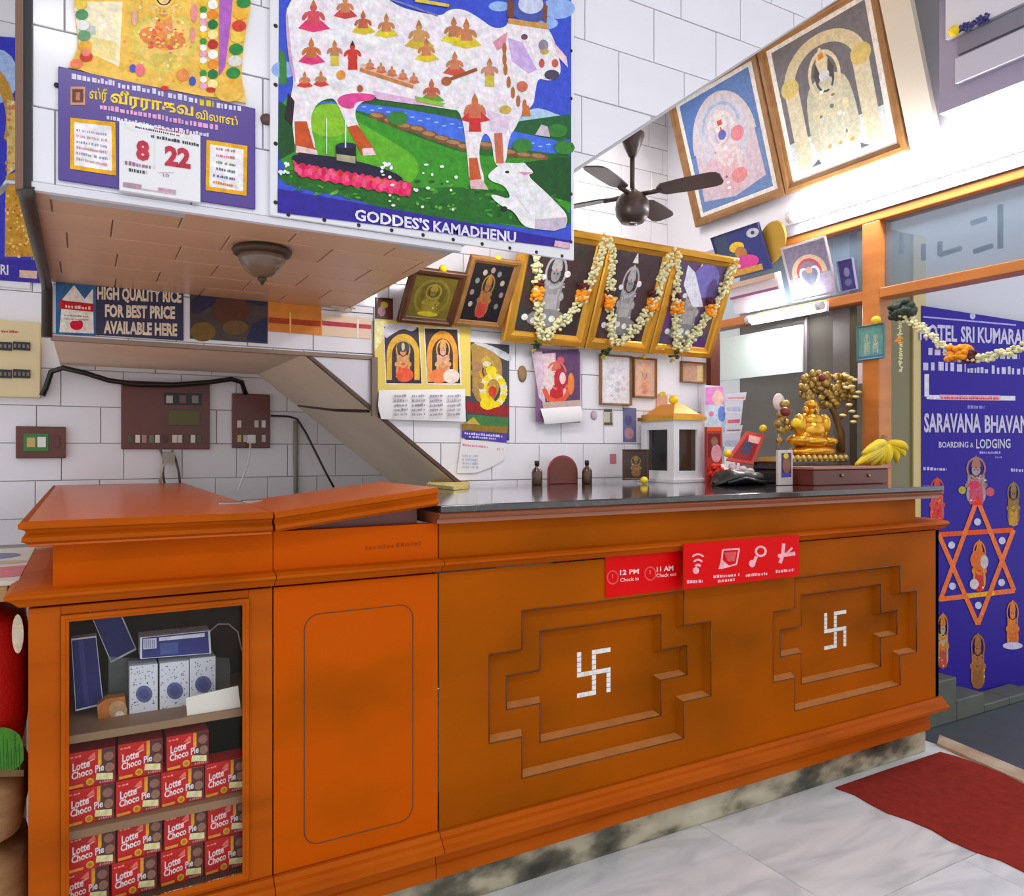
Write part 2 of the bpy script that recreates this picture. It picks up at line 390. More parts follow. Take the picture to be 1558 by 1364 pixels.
def tiles(parent, o, ex, ey, n, reg, tw, th, mat, name='tile', x0=0.0, y0=0.0, gap=0.0032, t=0.006, stagger=0.5, seed=3, ch=0.0012):
    """o + x*ex + y*ey, reg = convex counter-clockwise region in (x, y)"""
    o, ex, ey, n = Vector(o), Vector(ex), Vector(ey), Vector(n); rr = random.Random(seed); cnt = 0
    xs = [p[0] for p in reg]; ys = [p[1] for p in reg]
    j = math.floor((min(ys) - y0) / th)
    while y0 + j * th < max(ys):
        sh = (j % 2) * stagger * tw + rr.uniform(-0.08, 0.08) * tw
        i = math.floor((min(xs) - x0 - sh) / tw)
        while x0 + sh + i * tw < max(xs):
            a = x0 + sh + i * tw + gap / 2; b = y0 + j * th + gap / 2; i += 1
            w_, h_ = tw - gap, th - gap
            P = clip([(a, b), (a + w_, b), (a + w_, b + h_), (a, b + h_)], reg)
            if len(P) < 3: continue
            ar = abs(sum(P[k - 1][0] * P[k][1] - P[k][0] * P[k - 1][1] for k in range(len(P)))) / 2
            if ar < 0.0006: continue
            cx = sum(p[0] for p in P) / len(P); cy = sum(p[1] for p in P) / len(P)
            key = (tuple((round(p[0] - cx, 4), round(p[1] - cy, 4)) for p in P), tuple(ex), tuple(ey), mat.name)
            me = TCACHE.get(key)
            if me is None:
                k = len(P); v = []
                for lv, ins_ in ((0, 0), (t - ch, 0), (t, ch)):
                    for p in P:
                        dx, dy = p[0] - cx, p[1] - cy; L = math.hypot(dx, dy) or 1
                        f = 1 - ins_ * 1.4 / L; v.append(ex * dx * f + ey * dy * f + n * lv)
                fs = [tuple(range(2 * k, 3 * k))] + [(q * k + s, q * k + (s + 1) % k, (q + 1) * k + (s + 1) % k, (q + 1) * k + s) for q in range(2) for s in range(k)]
                me = bpy.data.meshes.new(name); me.from_pydata(v, [], fs); me.materials.append(mat); me.update(); TCACHE[key] = me
            ob = bpy.data.objects.new(name, me); COL.objects.link(ob); ob.parent = parent
            ob.location = o + ex * cx + ey * cy - WLOC[parent.name] + n * rr.uniform(-0.0006, 0.0006); WLOC[ob.name] = WLOC[parent.name]; cnt += 1
        j += 1
    return cnt

# floor of marble slabs
fl = struct('floor', (0, 0, 0), 'white veined marble slab floor in front of the counter')
G().box(-1.6, -2.6, -0.12, XR, YB, -0.008).build('screed', GROUT, fl)
tiles(fl, (0, 0, -0.008), (1, 0, 0), (0, 1, 0), (0, 0, 1), [(-1.6, -2.6), (XR - 0.02, -2.6), (XR - 0.02, YB), (-1.6, YB)], 1.35, 0.56, MARBLE, 'slab', x0=0.3, y0=1.30, gap=0.003, t=0.008, seed=5)
# ceiling over the lobby
ce = struct('ceiling', (0, 0, ZC), 'pale painted ceiling slab'); G().box(-1.6, -2.0, ZC, XR + 0.15, YB + 0.1, ZC + 0.12).build('slab', PAINT, ce)
# back wall
wb = struct('wall_back', (0, YB, 0), 'white staggered tile wall at the back')
G().box(-1.6, YB + 0.006, 0, XR + 0.15, YB + 0.12, ZC).build('masonry', GROUT, wb)
tiles(wb, (0, YB + 0.006, 0), (1, 0, 0), (0, 0, 1), (0, -1, 0), [(-0.62, 0.85), (XR, 0.85), (XR, ZC), (-0.62, ZC)], 0.2245, 0.150, TILE, x0=-0.066, y0=1.10)
# stair: tiled outer face, landing soffit, sloping flights, spine wall
SL = 0.727
wf = struct('wall_stair_face', (0, YF, 0), 'white tiled side of the upper stair flight')
G().prism([(-0.09, YF + 0.006, ZS), (0.835, YF + 0.006, ZS), (0.835 + (ZC - ZS) / SL, YF + 0.006, ZC), (-0.09, YF + 0.006, ZC)], (0, 0.06, 0)).build('masonry', GROUT_W, wf)
tiles(wf, (0, YF + 0.006, 0), (1, 0, 0), (0, 0, 1), (0, -1, 0), [(-0.088, ZS + 0.012), (0.833, ZS + 0.012), (0.833 + (ZC - ZS) / SL, ZC), (-0.088, ZC)], 0.25, 0.160, TILE, x0=-0.04, y0=1.736)
G().box(-0.09, YF - 0.004, ZS - 0.006, 0.84, YF + 0.012, ZS + 0.010).build('edge_bead', PAINT, wf)
cu = struct('ceiling_landing', (0.37, 2.2, ZS), 'tiled underside of the stair landing with orange bounce light in its colour')
G().box(-0.09, YF + 0.02, ZS + 0.006, 0.835, YS + 0.08, ZS + 0.14).build('slab', GROUT, cu)
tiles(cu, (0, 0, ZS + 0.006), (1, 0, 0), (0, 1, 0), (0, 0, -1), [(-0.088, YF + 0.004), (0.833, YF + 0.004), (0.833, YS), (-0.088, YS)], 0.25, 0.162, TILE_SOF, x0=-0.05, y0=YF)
fu = struct('ceiling_stair_upper', (1.8, 2.2, 2.4), 'sloping underside of the upper stair flight')
G().prism([(0.835, YF + 0.07, ZS), (0.835 + (ZC - ZS) / SL, YF + 0.07, ZC), (0.6 + (ZC - ZS) / SL - 0.15, YF + 0.07, ZC), (0.62, YF + 0.07, ZS + 0.14), (0.835, YF + 0.07, ZS + 0.14)], (0, YS - YF - 0.07, 0)).build('slab', GREYPAINT, fu)
DG = 0.79
def dz(x): return ZL - DG * (x - 0.685)
lo = struct('ceiling_stair_lower', (0.5, 3.1, ZL), 'grey plastered underside of the lower stair flight')
G().prism([(-0.085, YS + 0.012, ZL), (0.685, YS + 0.012, ZL), (2.6, YS + 0.012, dz(2.6)), (2.6, YS + 0.012, dz(2.6) + 0.16), (0.76, YS + 0.012, ZL + 0.12), (-0.085, YS + 0.012, ZL + 0.12)], (0, YB - YS - 0.012, 0)).build('slab', GREYPAINT, lo)
G().prism([(0.675, YS + 0.0, ZL + 0.012), (0.685, YS, ZL - 0.004), (1.36, YS, dz(1.36) - 0.004), (1.36, YS, dz(1.36) + 0.016)], (0, 0.02, 0)).build('edge_strip', WOOD_DARK, lo)
ws = struct('wall_stair_spine', (1.5, YS, 0), 'white tiled wall with the deity pictures above the counter')
G().prism([(0.935, YS + 0.006, dz(0.935) + 0.01), (2.6, YS + 0.006, 0.05), (2.6, YS + 0.006, 2.07), (1.38, YS + 0.006, 2.07), (1.33, YS + 0.006, 2.11), (0.835, YS + 0.006, 1.84), (0.835, YS + 0.006, ZL), (0.935, YS + 0.006, ZL)], (0, 0.09, 0)).build('masonry', GROUT, ws)
tiles(ws, (0, YS + 0.006, 0), (1, 0, 0), (0, 0, 1), (0, -1, 0), [(0.937, dz(0.937) + 0.012), (1.60, dz(1.60) + 0.012), (2.6, 0.9), (2.6, 2.07), (1.32, 2.07), (0.937, 1.84)], 0.2245, 0.150, TILE, x0=0.98, y0=1.10)
tiles(ws, (0, YS + 0.006, 0), (1, 0, 0), (0, 0, 1), (0, -1, 0), [(-0.088, ZL + 0.004), (0.935, ZL + 0.004), (0.935, ZS + 0.02), (-0.088, ZS + 0.02)], 0.2245, 0.150, TILE, x0=0.02, y0=ZL + 0.012, seed=8)
G().box(-0.09, YS + 0.006, ZL - 0.002, 0.94, YS + 0.04, ZS + 0.05).build('strip_backing', GROUT, ws)
G().box(0.836, YS - 0.007, ZS + 0.018, 0.939, YS - 0.001, 1.85).build('corner_tile', TILE, ws)
# small triangular recess between landing strip, slope and conduit
G().prism([(0.712, YS + 0.003, ZL - 0.010), (0.925, YS + 0.003, ZL - 0.010), (0.925, YS + 0.003, dz(0.925) + 0.014)], (0, 0.008, 0)).build('recess_back', PAINT, ws)
G().box(-0.09, YS - 0.004, ZL - 0.008, 0.94, YS + 0.02, ZL + 0.006).build('edge_bead', M('brown_grey_bead', (150, 128, 110), 0.6), ws)
G().box(2.6, YS - 0.03, 0.0, 2.66, YS + 0.10, 2.07).build('end_post', MAHOG, ws)

# right wall above the door, ledge, and projecting beam
wr = struct('wall_right', (XR, 2, 2.29), 'pale wall above the wooden door frame on the right')
G().box(XR, -1.0, 2.29, XR + 0.15, YB, ZC).build('masonry', PAINT, wr)
G().box(XR - 0.03, -1.0, 2.292, XR, YB - 0.01, 2.35).build('ledge', M('grey_ledge', (168, 166, 178), 0.6), wr)
G().box(XR - 0.14, -1.0, 2.56, XR, 1.78, ZC).build('lintel_beam', M('lilac_grey_plaster', (160, 152, 176), 0.7, var=0.05), wr)
G().box(XR - 0.17, -1.0, 2.64, XR - 0.14, 1.70, 2.735).build('beam_band', M('pale_lilac_plaster', (196, 194, 208), 0.7), wr)
G().box(XR - 0.155, -1.0, 2.755, XR - 0.14, 1.70, 2.82).build('beam_band', M('grey_band', (128, 126, 140), 0.7), wr)
G().box(XR - 0.165, -1.0, 2.83, XR - 0.14, 1.74, ZC).build('beam_band', PAINT, wr)

# door frame, transom panes and glazed partition
d1 = struct('door_1', (XR, 2.16, 0), 'orange wooden door frame with transom panes on the right')
XD0, XD1 = XR - 0.02, XR + 0.07
def dbox(name, y0, y1, z0, z1, mat=WOOD_DOOR, x0=XD0, x1=XD1, bevel=0.004):
    return G().box(x0, y0, z0, x1, y1, z1).build(name, mat, d1, bevel=bevel)
dbox('top_rail', 0.75, YB - 0.01, 2.249, 2.29)
dbox('transom_rail', 0.75, 2.124, 1.90, 1.945)
dbox('transom_rail', 2.209, YB - 0.01, 1.90, 1.945)
dbox('post', 2.124, 2.209, 0.0, 2.249)
dbox('post', 0.75, 0.84, 0.0, 2.249)
dbox('post', YB - 0.09, YB - 0.01, 0.0, 1.90)
dbox('lower_panel', 2.209, YB - 0.09, 0.0, 1.06, MAHOG, XR, XR + 0.04)
dbox('partition_rail', 2.209, YB - 0.09, 1.06, 1.11)
pa = dbox('transom_pane', 0.84, 2.124, 1.945, 2.249, GLASS_BLUE, XR + 0.02, XR + 0.026, 0)
dbox('transom_pane', 2.209, YB - 0.02, 1.945, 2.249, GLASS_BLUE, XR + 0.02, XR + 0.026, 0)
dbox('partition_pane', 2.209, YB - 0.09, 1.11, 1.90, GLASS_DARK, XR + 0.02, XR + 0.026, 0)
wp = M('frosted_panel', (206, 222, 218), 0.5)
q = [at(1093, 510, X=XR + 0.012), at(1222, 494, X=XR + 0.012), at(1222, 566, X=XR + 0.012), at(1093, 579, X=XR + 0.012)]
G().box(XR + 0.006, q[1].y, q[2].z, XR + 0.016, q[0].y, q[1].z).build('frosted_panel', wp, d1)
G().box(XR + 0.004, at(1222, 500, X=XR).y - 0.02, 1.11, XR + 0.018, at(1222, 500, X=XR).y - 0.004, 1.9).build('pane_joint', M('grey_joint', (96, 90, 92), 0.5), d1)
# door sill and what lies outside
G().prism([at(1426, 1131, Z=0.012), at(1556, 1189, Z=0.012), at(1556, 1189, Z=0.012) + Vector((0.10, 0, 0)), at(1426, 1131, Z=0.012) + Vector((0.10, 0.05, 0))], (0, 0, -0.05)).build('door_sill', ramp_mat('sill_stone', [(0.3, (170, 120, 88)), (0.6, (206, 188, 160))], (1, 1, 1), 6, 4, 0.5), d1)
out = struct('floor_outside', (3.8, 1.6, -0.05), 'dark paved floor beyond the doorway')
G().box(XR + 0.02, -1.5, -0.2, 5.6, 2.5, -0.10).build('paving', M('dark_paving', (74, 80, 86), 0.5, var=0.1), out)
wo = struct('wall_outside', (4.4, 2.4, 0), 'pale wall outside that carries the blue banner')
G().box(XR + 0.08, 2.34, -0.2, 5.6, 2.44, 3.4).build('masonry', M('outside_plaster', (206, 204, 214), 0.7), wo)
G().box(4.6, 2.6, -0.2, 4.7, 4.4, 3.2).build('far_masonry', M('grey_far_plaster', (118, 112, 104), 0.8, var=0.12), wo)
jx0, jx1 = at(1384, 600, Y=2.31).x, at(1403, 600, Y=2.31).x
G().box(jx0, 2.29, -0.1, jx1, 2.36, 2.3).build('cream_pilaster', M('cream_paint', (206, 186, 130), 0.55), wo)
G().box(XR + 0.07, 2.30, -0.1, jx0, 2.34, 2.3).build('olive_panel', M('olive_panel', (112, 104, 62), 0.3), wo)
# stone steps outside, seen past the end of the counter
st = thing('stone_steps', (3.6, 2.1, -0.1), 'dark grey stone steps outside the doorway below the blue banner', 'steps')
SG = M('dark_step_stone', (92, 96, 86), 0.55, var=0.15, vscale=8)
for k, (u0, u1, v) in enumerate([(1396, 1456, 1046), (1456, 1498, 1066), (1498, 1536, 1096), (1536, 1575, 1124)]):
    a = at(u0, v, Y=2.14); b = at(u1, v, Y=2.14)
    G().box(a.x, 2.14, -0.1, b.x - 0.001, 2.27, max(a.z, -0.06)).build('step', SG, st, bevel=0.006)
# red door carpet
c0, c1 = at(1281, 1205, Z=0), at(1549, 1329, Z=0)
cg = G()
n = 14; rows = []
for i in range(n + 1):
    y = 1.80 - i * 0.07; rows.append([Vector((c0.x + 0.012 * math.sin(i * 1.7), y, 0.004)), Vector((c0.x + 0.3, y, 0.007 + 0.003 * math.sin(i * 1.1))), Vector((2.82, y, 0.006)), Vector((3.0, y, 0.007 + 0.006 * math.sin(i * 0.9)))])
for r in rows: r += [Vector((p.x, p.y, 0.0005)) for p in reversed(r)]
cg.loft(rows, col=None, smooth=False)
cg.build('door_carpet', CARPET, None, 'plain red carpet runner on the marble floor by the doorway', 'carpet')

# ------------------------------------------------------------ the counter
def extr(prof, x0, x1, g=None):
    g = g or G(); return g.prism([(x0, y, z) for y, z in prof], (x1 - x0, 0, 0))
LIP = [(1.722, 1.083), (1.718, 1.078), (1.718, 1.070), (1.728, 1.066), (1.732, 1.058), (1.724, 1.052), (1.723, 1.044), (1.735, 1.038), (1.76, 1.036)]
LEDGE = [(1.96, 0.950), (1.80, 0.948), (1.752, 0.943), (1.742, 0.937), (1.742, 0.931), (1.752, 0.925), (1.765, 0.912), (1.80, 0.905), (1.96, 0.905)]
FOOT = [(1.80, 0.245), (1.772, 0.243), (1.766, 0.232), (1.756, 0.228), (1.752, 0.218), (1.742, 0.212), (1.742, 0.202), (1.76, 0.197), (1.82, 0.197)]
BASE = [(1.80, 0.197), (1.80, 0.150), (1.795, 0.146), (1.795, 0.112), (1.86, 0.112), (1.86, 0.197)]
YP = 1.78
pl = tag(G().box(-0.09, 1.84, 0.0, 2.97, 2.25, 0.115).build('baseboard_counter', STONE, None, 'mottled dark and cream stone plinth under the wooden counter', bevel=0.006), kind='structure')

# --- glazed display cabinet at the left end, returning to the back wall
XA0, XA1 = -0.097, 0.3755
cab = thing('display_cabinet', (0.14, 2.2, 0.112), 'orange wooden display cabinet with glass front at the left end of the counter', 'cabinet')
OX0, OX1, OZ0, OZ1 = -0.027, 0.317, 0.262, 0.879
f = G()                                  # front frame of stiles and rails round the glass
f.box(XA0, YP, 0.245, OX0 - 0.014, YP + 0.03, 0.905); f.box(OX1 + 0.006, YP, 0.245, XA1, YP + 0.03, 0.905)
f.box(OX0 - 0.014, YP, OZ1 + 0.008, OX1 + 0.006, YP + 0.03, 0.905); f.box(OX0 - 0.014, YP, 0.245, OX1 + 0.006, YP + 0.03, OZ0 - 0.006)
f.build('front_frame', WOOD, cab, bevel=0.002)
fb = G(); bars(fb, [(OX0 - 0.014, YP - 0.002, OZ1 + 0.008), (OX1 + 0.006, YP - 0.002, OZ1 + 0.008), (OX1 + 0.006, YP - 0.002, OZ0 - 0.006), (OX0 - 0.014, YP - 0.002, OZ0 - 0.006)], 0.014, 0.008, Vector((0, -1, 0)))
fb.build('glazing_bead', WOOD, cab)
G().box(OX0, YP + 0.012, OZ0, OX1, YP + 0.016, OZ1).build('glass_pane', GLASS, cab)
INT = M('dark_cabinet_interior', (84, 66, 50), 0.6, var=0.15)
G().box(XA0, YP + 0.03, 0.245, XA0 + 0.018, 2.5, 0.905).build('side_panel', WOOD, cab); G().box(XA1 - 0.012, YP + 0.03, 0.245, XA1, 2.3, 0.905).build('side_panel', WOOD, cab)
G().box(XA0 + 0.018, 2.11, 0.245, XA1 - 0.012, 2.13, 0.905).build('back_panel', INT, cab)
G().box(XA0 + 0.018, YP + 0.03, 0.236, XA1 - 0.012, 2.11, 0.252).build('bottom_board', INT, cab)
SHELF = M('shelf_board', (150, 116, 84), 0.5, var=0.12)
SH1, SH2 = 0.628, 0.428
for z in (SH1, SH2): G().box(XA0 + 0.018, YP + 0.035, z - 0.018, XA1 - 0.012, 2.11, z).build('shelf', SHELF, cab, bevel=0.002)
def sweep_corner(prof, yref, xref, x_end, y_end):
    """moulding that runs along the front and returns down the left side, mitred at the corner"""
    g = G(); rings = [[Vector((x_end, y, z)) for y, z in prof], [Vector((xref + (y - yref), y, z)) for y, z in prof], [Vector((xref + (y - yref), y_end, z)) for y, z in prof]]
    return g.loft(rings, smooth=False)
sweep_corner(LEDGE, 1.78, XA0, XA1, 2.5).build('ledge', WOOD, cab)
G().box(-0.055, 1.778, 0.94, XA1, 1.84, 1.04).build('neck_panel', WOOD_PANEL, cab)
G().box(-0.055, 1.84, 0.94, -0.035, 3.45, 1.04).build('return_panel', WOOD_PANEL, cab)
top = G(); extr([(1.735, 1.083), (1.735, 1.034), (1.76, 1.03), (3.50, 1.03), (3.50, 1.083)], -0.095, 0.3595 + 0.004, top)
top.build('top_slab', WOOD_TOP, cab)
sweep_corner([(1.7225, 1.0835)] + [(y - 0.0006, z) for y, z in LIP[1:]] + [(1.76, 1.032), (1.74, 1.075)], 1.72, -0.108, 0.364, 3.5).build('lip_moulding', WOOD, cab)
extr(FOOT, XA0 - 0.004, XA1).build('foot_moulding', WOOD, cab); extr(BASE, XA0, XA1).build('base_board', WOOD, cab)
hg = G(); hg.box(0.30, 2.06, 1.083, 0.362, 2.10, 1.0855); hg.tube([(0.366, 2.05, 1.086), (0.366, 2.11, 1.086)], 0.004); hg.box(0.369, 2.06, 1.083, 0.41, 2.10, 1.0895)
hg.build('hinge', STEEL, cab, 'steel hinge')

# --- staff gate with plain veneer door and lifted flap
XB0, XB1 = 0.3775, 0.7895
gate = thing('counter_gate', (0.58, 1.9, 0.112), 'plain orange counter gate with a rounded inlay line and lifted flap lid', 'counter gate')
G().box(XB0 + 0.001, YP, 0.245, XB1 - 0.001, YP + 0.025, 0.905).build('door_panel', WOOD_PANEL, gate, bevel=0.002)
gx0, gx1 = at(463, 1100, Y=YP).x, at(628, 1100, Y=YP).x; gz0, gz1 = at(545, 1268, Y=YP).z, at(545, 928, Y=YP).z
pts = []
for cx_, cz_, a0 in ((gx1 - 0.035, gz1 - 0.035, 0), (gx0 + 0.035, gz1 - 0.035, 90), (gx0 + 0.035, gz0 + 0.035, 180), (gx1 - 0.035, gz0 + 0.035, 270)):
    for k in range(7): t = math.radians(a0 + 15 * k); pts.append((cx_ + 0.035 * math.cos(t), YP - 0.0002, cz_ + 0.035 * math.sin(t)))
G().tube(pts + [pts[0]], 0.0013, 6).build('inlay_line', WOOD_DARK, gate)
extr(LEDGE, XB0, XB1).build('ledge', WOOD, gate)
G().box(XB0, 1.778, 0.94, XB1 - 0.002, 1.803, 1.034).build('neck_panel', WOOD_PANEL, gate)
extr(FOOT, XB0, XB1).build('foot_moulding', WOOD, gate); extr(BASE, XB0, XB1).build('base_board', WOOD, gate)
fl_g = G(); ang = math.radians(6.6); hx, hz = 0.3665, 1.083
def tilt(p): dx, dz_ = p[0] - hx, p[2] - hz; return Vector((hx + dx * math.cos(ang) - dz_ * math.sin(ang), p[1], hz + dx * math.sin(ang) + dz_ * math.cos(ang)))
prof = LIP + [(1.76, 1.034), (2.13, 1.034), (2.13, 1.083)]
fl_g.prism([tilt((hx, y, z)) for y, z in prof], tilt((hx + 0.398, 1, hz)) - tilt((hx, 1, hz)))
fl_g.build('flap_lid', WOOD_TOP, gate)
under = lambda x: hz + (x - hx) * math.tan(ang) - 0.054
G().prism([(hx + 0.02, 1.806, 1.0), (hx + 0.375, 1.806, 1.0), (hx + 0.375, 1.806, under(hx + 0.375)), (hx + 0.02, 1.806, under(hx + 0.02))], (0, 0.29, 0)).build('flap_support', MAHOG, gate)
pw_ = Print(PY(1.778)); pw_.scrib(556, 838, 640, 830, 7, (164, 70, 2), 0.7, 3); pw_.build('worn_lettering', gate, PR_MATT)
fe = G(); fe.prism([tilt((hx, y - 0.0007, z)) for y, z in LIP + [(1.76, 1.034), (1.74, 1.075)]], tilt((hx + 0.398, 1, hz)) - tilt((hx, 1, hz)))
fe.build('lip_moulding', WOOD, gate)

# --- long reception counter with two stepped panels
XC0, XC1 = 0.7915, 2.955
rc = thing('reception_counter', (1.87, 2.2, 0.112), 'long orange wooden reception counter with black stone top and two stepped recessed panels', 'counter')
def stepped(x0, x1, x2, x3, z0, z1, z2, z3):
    """plus shaped outline, arms left and right"""
    return [(x1, z0), (x2, z0), (x2, z1), (x3, z1), (x3, z2), (x2, z2), (x2, z3), (x1, z3), (x1, z2), (x0, z2), (x0, z1), (x1, z1)]
def off_poly(P, k):
    """offset a rectilinear counter-clockwise outline inwards by k"""
    out_ = []; n = len(P)
    for i in range(n):
        a, b, c = P[i - 1], P[i], P[(i + 1) % n]
        d1_ = (b[0] - a[0], b[1] - a[1]); d2_ = (c[0] - b[0], c[1] - b[1])
        n1 = (-d1_[1], d1_[0]); n2 = (-d2_[1], d2_[0]); l1 = math.hypot(*n1); l2 = math.hypot(*n2)
        out_.append((b[0] + (n1[0] / l1 + n2[0] / l2) * k, b[1] + (n1[1] / l1 + n2[1] / l2) * k))
    return out_
D1, D2 = 0.026, 0.050
PANS = [((0.937, 1.038, 1.620, 1.734), (1.004, 1.112, 1.551, 1.657)), ((2.016, 2.122, 2.708, 2.811), (2.080, 2.186, 2.628, 2.728))]
bm = bmesh.new()                          # front board with the two recessed outlines cut out
def ring_v(P, y): return [bm.verts.new((x, y, z)) for x, z in P]
outer = ring_v([(XC0 + 0.001, 0.245), (XC1, 0.245), (XC1, 0.905), (XC0 + 0.001, 0.905)], YP)
edges = [bm.edges.new((outer[i], outer[(i + 1) % 4])) for i in range(4)]
holes = []
for o_, i_ in PANS:
    P = stepped(*o_, 0.326, 0.440, 0.678, 0.784); hv = ring_v(P, YP)
    edges += [bm.edges.new((hv[i], hv[(i + 1) % len(hv)])) for i in range(len(hv))]; holes.append((P, hv))
bmesh.ops.triangle_fill(bm, use_beauty=True, edges=edges)
me = bpy.data.meshes.new('front_panel'); bm.to_mesh(me); bm.free()
for vtx in me.vertices: vtx.co -= WLOC[rc.name]
link_mesh('front_panel', me, WOOD_LONG, rc)
for (o_, i_), (P, hv) in zip(PANS, holes):
    pan = G(); Pi = off_poly(P, 0.012)     # chamfered sides, first recess floor with hole, second chamfer, back
    Q = stepped(*i_, 0.401, 0.511, 0.605, 0.714); Qi = off_poly(Q, 0.012); n = len(P)
    def side(A, ya, B, yb, which, g_):
        for i in range(n):
            j = (i + 1) % n; up = A[i][0] < A[j][0] and abs(A[i][1] - A[j][1]) < 1e-6
            if up != which: continue
            g_.add([(A[i][0], ya, A[i][1]), (A[j][0], ya, A[j][1]), (B[j][0], yb, B[j][1]), (B[i][0], yb, B[i][1])], [(0, 1, 2, 3)])
    sill = G()
    side(P, YP, Pi, YP + D1, False, pan); side(Q, YP + D1, Qi, YP + D2, False, pan)
    side(P, YP, Pi, YP + D1, True, sill); side(Q, YP + D1, Qi, YP + D2, True, sill)
    # first floor: quads between the two outlines (same vertex order)
    for i in range(n):
        j = (i + 1) % n
        pan.add([(Pi[i][0], YP + D1, Pi[i][1]), (Pi[j][0], YP + D1, Pi[j][1]), (Q[j][0], YP + D1, Q[j][1]), (Q[i][0], YP + D1, Q[i][1])], [(0, 1, 2, 3)])
    pan.add([(x, YP + D2, z) for x, z in Qi], [tuple(range(n))])
    po = pan.build('stepped_panel', WOOD_LONG, rc)
    sill.build('chamfered_sill', WOOD_EDGE, po)  # upward-facing chamfers use a paler wood than the other sides
    for PP, yy in ((P, YP), (Q, YP + D1)):   # thin dark line along the edge of each step
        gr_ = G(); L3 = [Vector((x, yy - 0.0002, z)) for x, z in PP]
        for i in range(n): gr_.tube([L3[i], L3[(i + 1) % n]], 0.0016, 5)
        gr_.build('edge_line', WOOD_DARK, po)
    # mother of pearl inlay: a traditional auspicious Hindu emblem laid in small squares
    cx_ = (i_[1] + i_[2]) / 2 - 0.018; cz_ = 0.563; ux, uz = 0.0133, 0.0150; inl = G()
    if o_[0] > 2: cx_ = 2.397
    cells = set()
    for k in range(-4, 5): cells.add((0, k)); cells.add((k, 0))
    for k in range(0, 5): cells.add((k, 4)); cells.add((-k, -4)); cells.add((-4, k)); cells.add((4, -k))
    for (a, c_) in cells:
        x = cx_ + a * ux; z = cz_ + c_ * uz
        inl.box(x - ux * 0.53, YP + D2 - 0.002, z - uz * 0.44, x + ux * 0.53, YP + D2 + 0.001, z + uz * 0.44)
    pearl = ramp_mat('mother_of_pearl', [(0.3, (216, 216, 224)), (0.5, (244, 244, 240)), (0.7, (226, 214, 190))], (1, 1, 1), 40, 2, 0.2, 0.3)
    inl.build('inlay_emblem', pearl, po, 'white pearl inlay emblem')
extr(LEDGE, XC0, XC1 + 0.012).build('ledge', WOOD, rc)
G().box(XC0, 1.778, 0.94, 2.80, 1.803, 1.036).build('neck_panel', WOOD_LONG, rc)
G().box(XC1 - 0.02, YP, 0.245, XC1, 2.65, 0.93).build('end_panel', WOOD_PANEL, rc)
extr(FOOT, XC0, XC1 + 0.012).build('foot_moulding', WOOD, rc); extr(BASE, XC0, XC1 - 0.03).build('base_board', WOOD, rc)
wt = G().box(XC0 - 0.018, 1.728, 1.064, 2.905, YS - 0.034, 1.083).build('worktop', GRANITE, rc, 'polished black stone worktop', bevel=0.003)
LIP2 = [(1.735, 1.064), (1.728, 1.058), (1.735, 1.050), (1.745, 1.046), (1.745, 1.036), (1.77, 1.034), (1.96, 1.034), (1.96, 1.064)]
RIM = M('reddish_counter_edge', (150, 84, 52), 0.3, coat=0.3, var=0.1)
extr(LIP2, XC0 - 0.02, 2.90).build('edge_moulding', RIM, rc)

# red notice plates on the counter front
def plate(name, quad, y, label, draw):
    pln = PY(y); q = rectify(pln, quad); g = G(); board(g, [p for p in q], Vector((0, -1, 0)), 0.003)
    o = g.build(name, M('red_acrylic', (222, 6, 10), 0.5, spec=0.1), None, label, 'notice plate'); WL = WLOC[o.name]
    
    for nm, dr in draw: pr = Print(Plane((0, y - 0.003, 0), (0, -1, 0)), zoom=(900, 800, 4.582)); dr(pr); pr.build(nm, o, PR_MATT)
    return o
wcol = (248, 214, 214); rcol = (236, 84, 84); c = (246, 180, 186)
def d_a1(p):
    p.ring(148, 362, 42, 50, 9, rcol); p.line([(146, 340), (148, 366)], 9, rcol)
    p.text('12 PM', 198, 345, 330, 335, 34, wcol, 0.03); p.text('Check in', 200, 393, 328, 381, 26, wcol, 0.01)
def d_a2(p):
    p.ring(410, 335, 42, 50, 9, rcol); p.line([(408, 312), (410, 340)], 9, rcol)
    p.text('11 AM', 455, 322, 570, 312, 34, wcol, 0.03); p.text('Check out', 452, 362, 592, 350, 26, wcol, 0.01)
def d_b1(p):
    for k, (rx, y) in enumerate(((54, 216), (42, 246), (28, 272))): p.ring(742, y + 30, rx, 52 - 8 * k, 13, c, -2.5, -0.64)
    p.ell(728, 314, 22, 24, c); p.scrib(665, 405, 775, 398, 24, c, 0.6, 2)
def d_b2(p):
    p.line([(915, 170), (1030, 162), (1010, 270), (900, 300), (915, 170)], 11, c); p.poly([(905, 235), (960, 280), (885, 305)], c); p.poly([(925, 190), (1010, 182), (998, 250), (950, 250)], (226, 90, 92))
    p.scrib(850, 368, 1030, 352, 22, c, 0.7, 5); p.scrib(880, 398, 1000, 386, 20, c, 0.7, 6)
def d_b3(p):
    p.ring(1180, 180, 42, 40, 16, c); p.line([(1150, 215), (1120, 285)], 22, c); p.ell(1120, 265, 22, 26, c); p.scrib(1075, 358, 1225, 344, 22, c, 0.7, 7)
def d_b4(p):
    p.line([(1340, 125), (1330, 215), (1315, 262)], 24, c); p.line([(1300, 212), (1420, 195)], 26, c); p.line([(1400, 155), (1350, 205)], 14, c); p.scrib(1285, 332, 1412, 318, 22, c, 0.8, 8)
plate('notice_plate', [(920.7, 847), (1033, 839), (1037, 896), (920, 910)], YP - 0.001, 'smaller red notice plate with two clock icons on the counter front', [('check_in_lettering', d_a1), ('check_out_lettering', d_a2)])
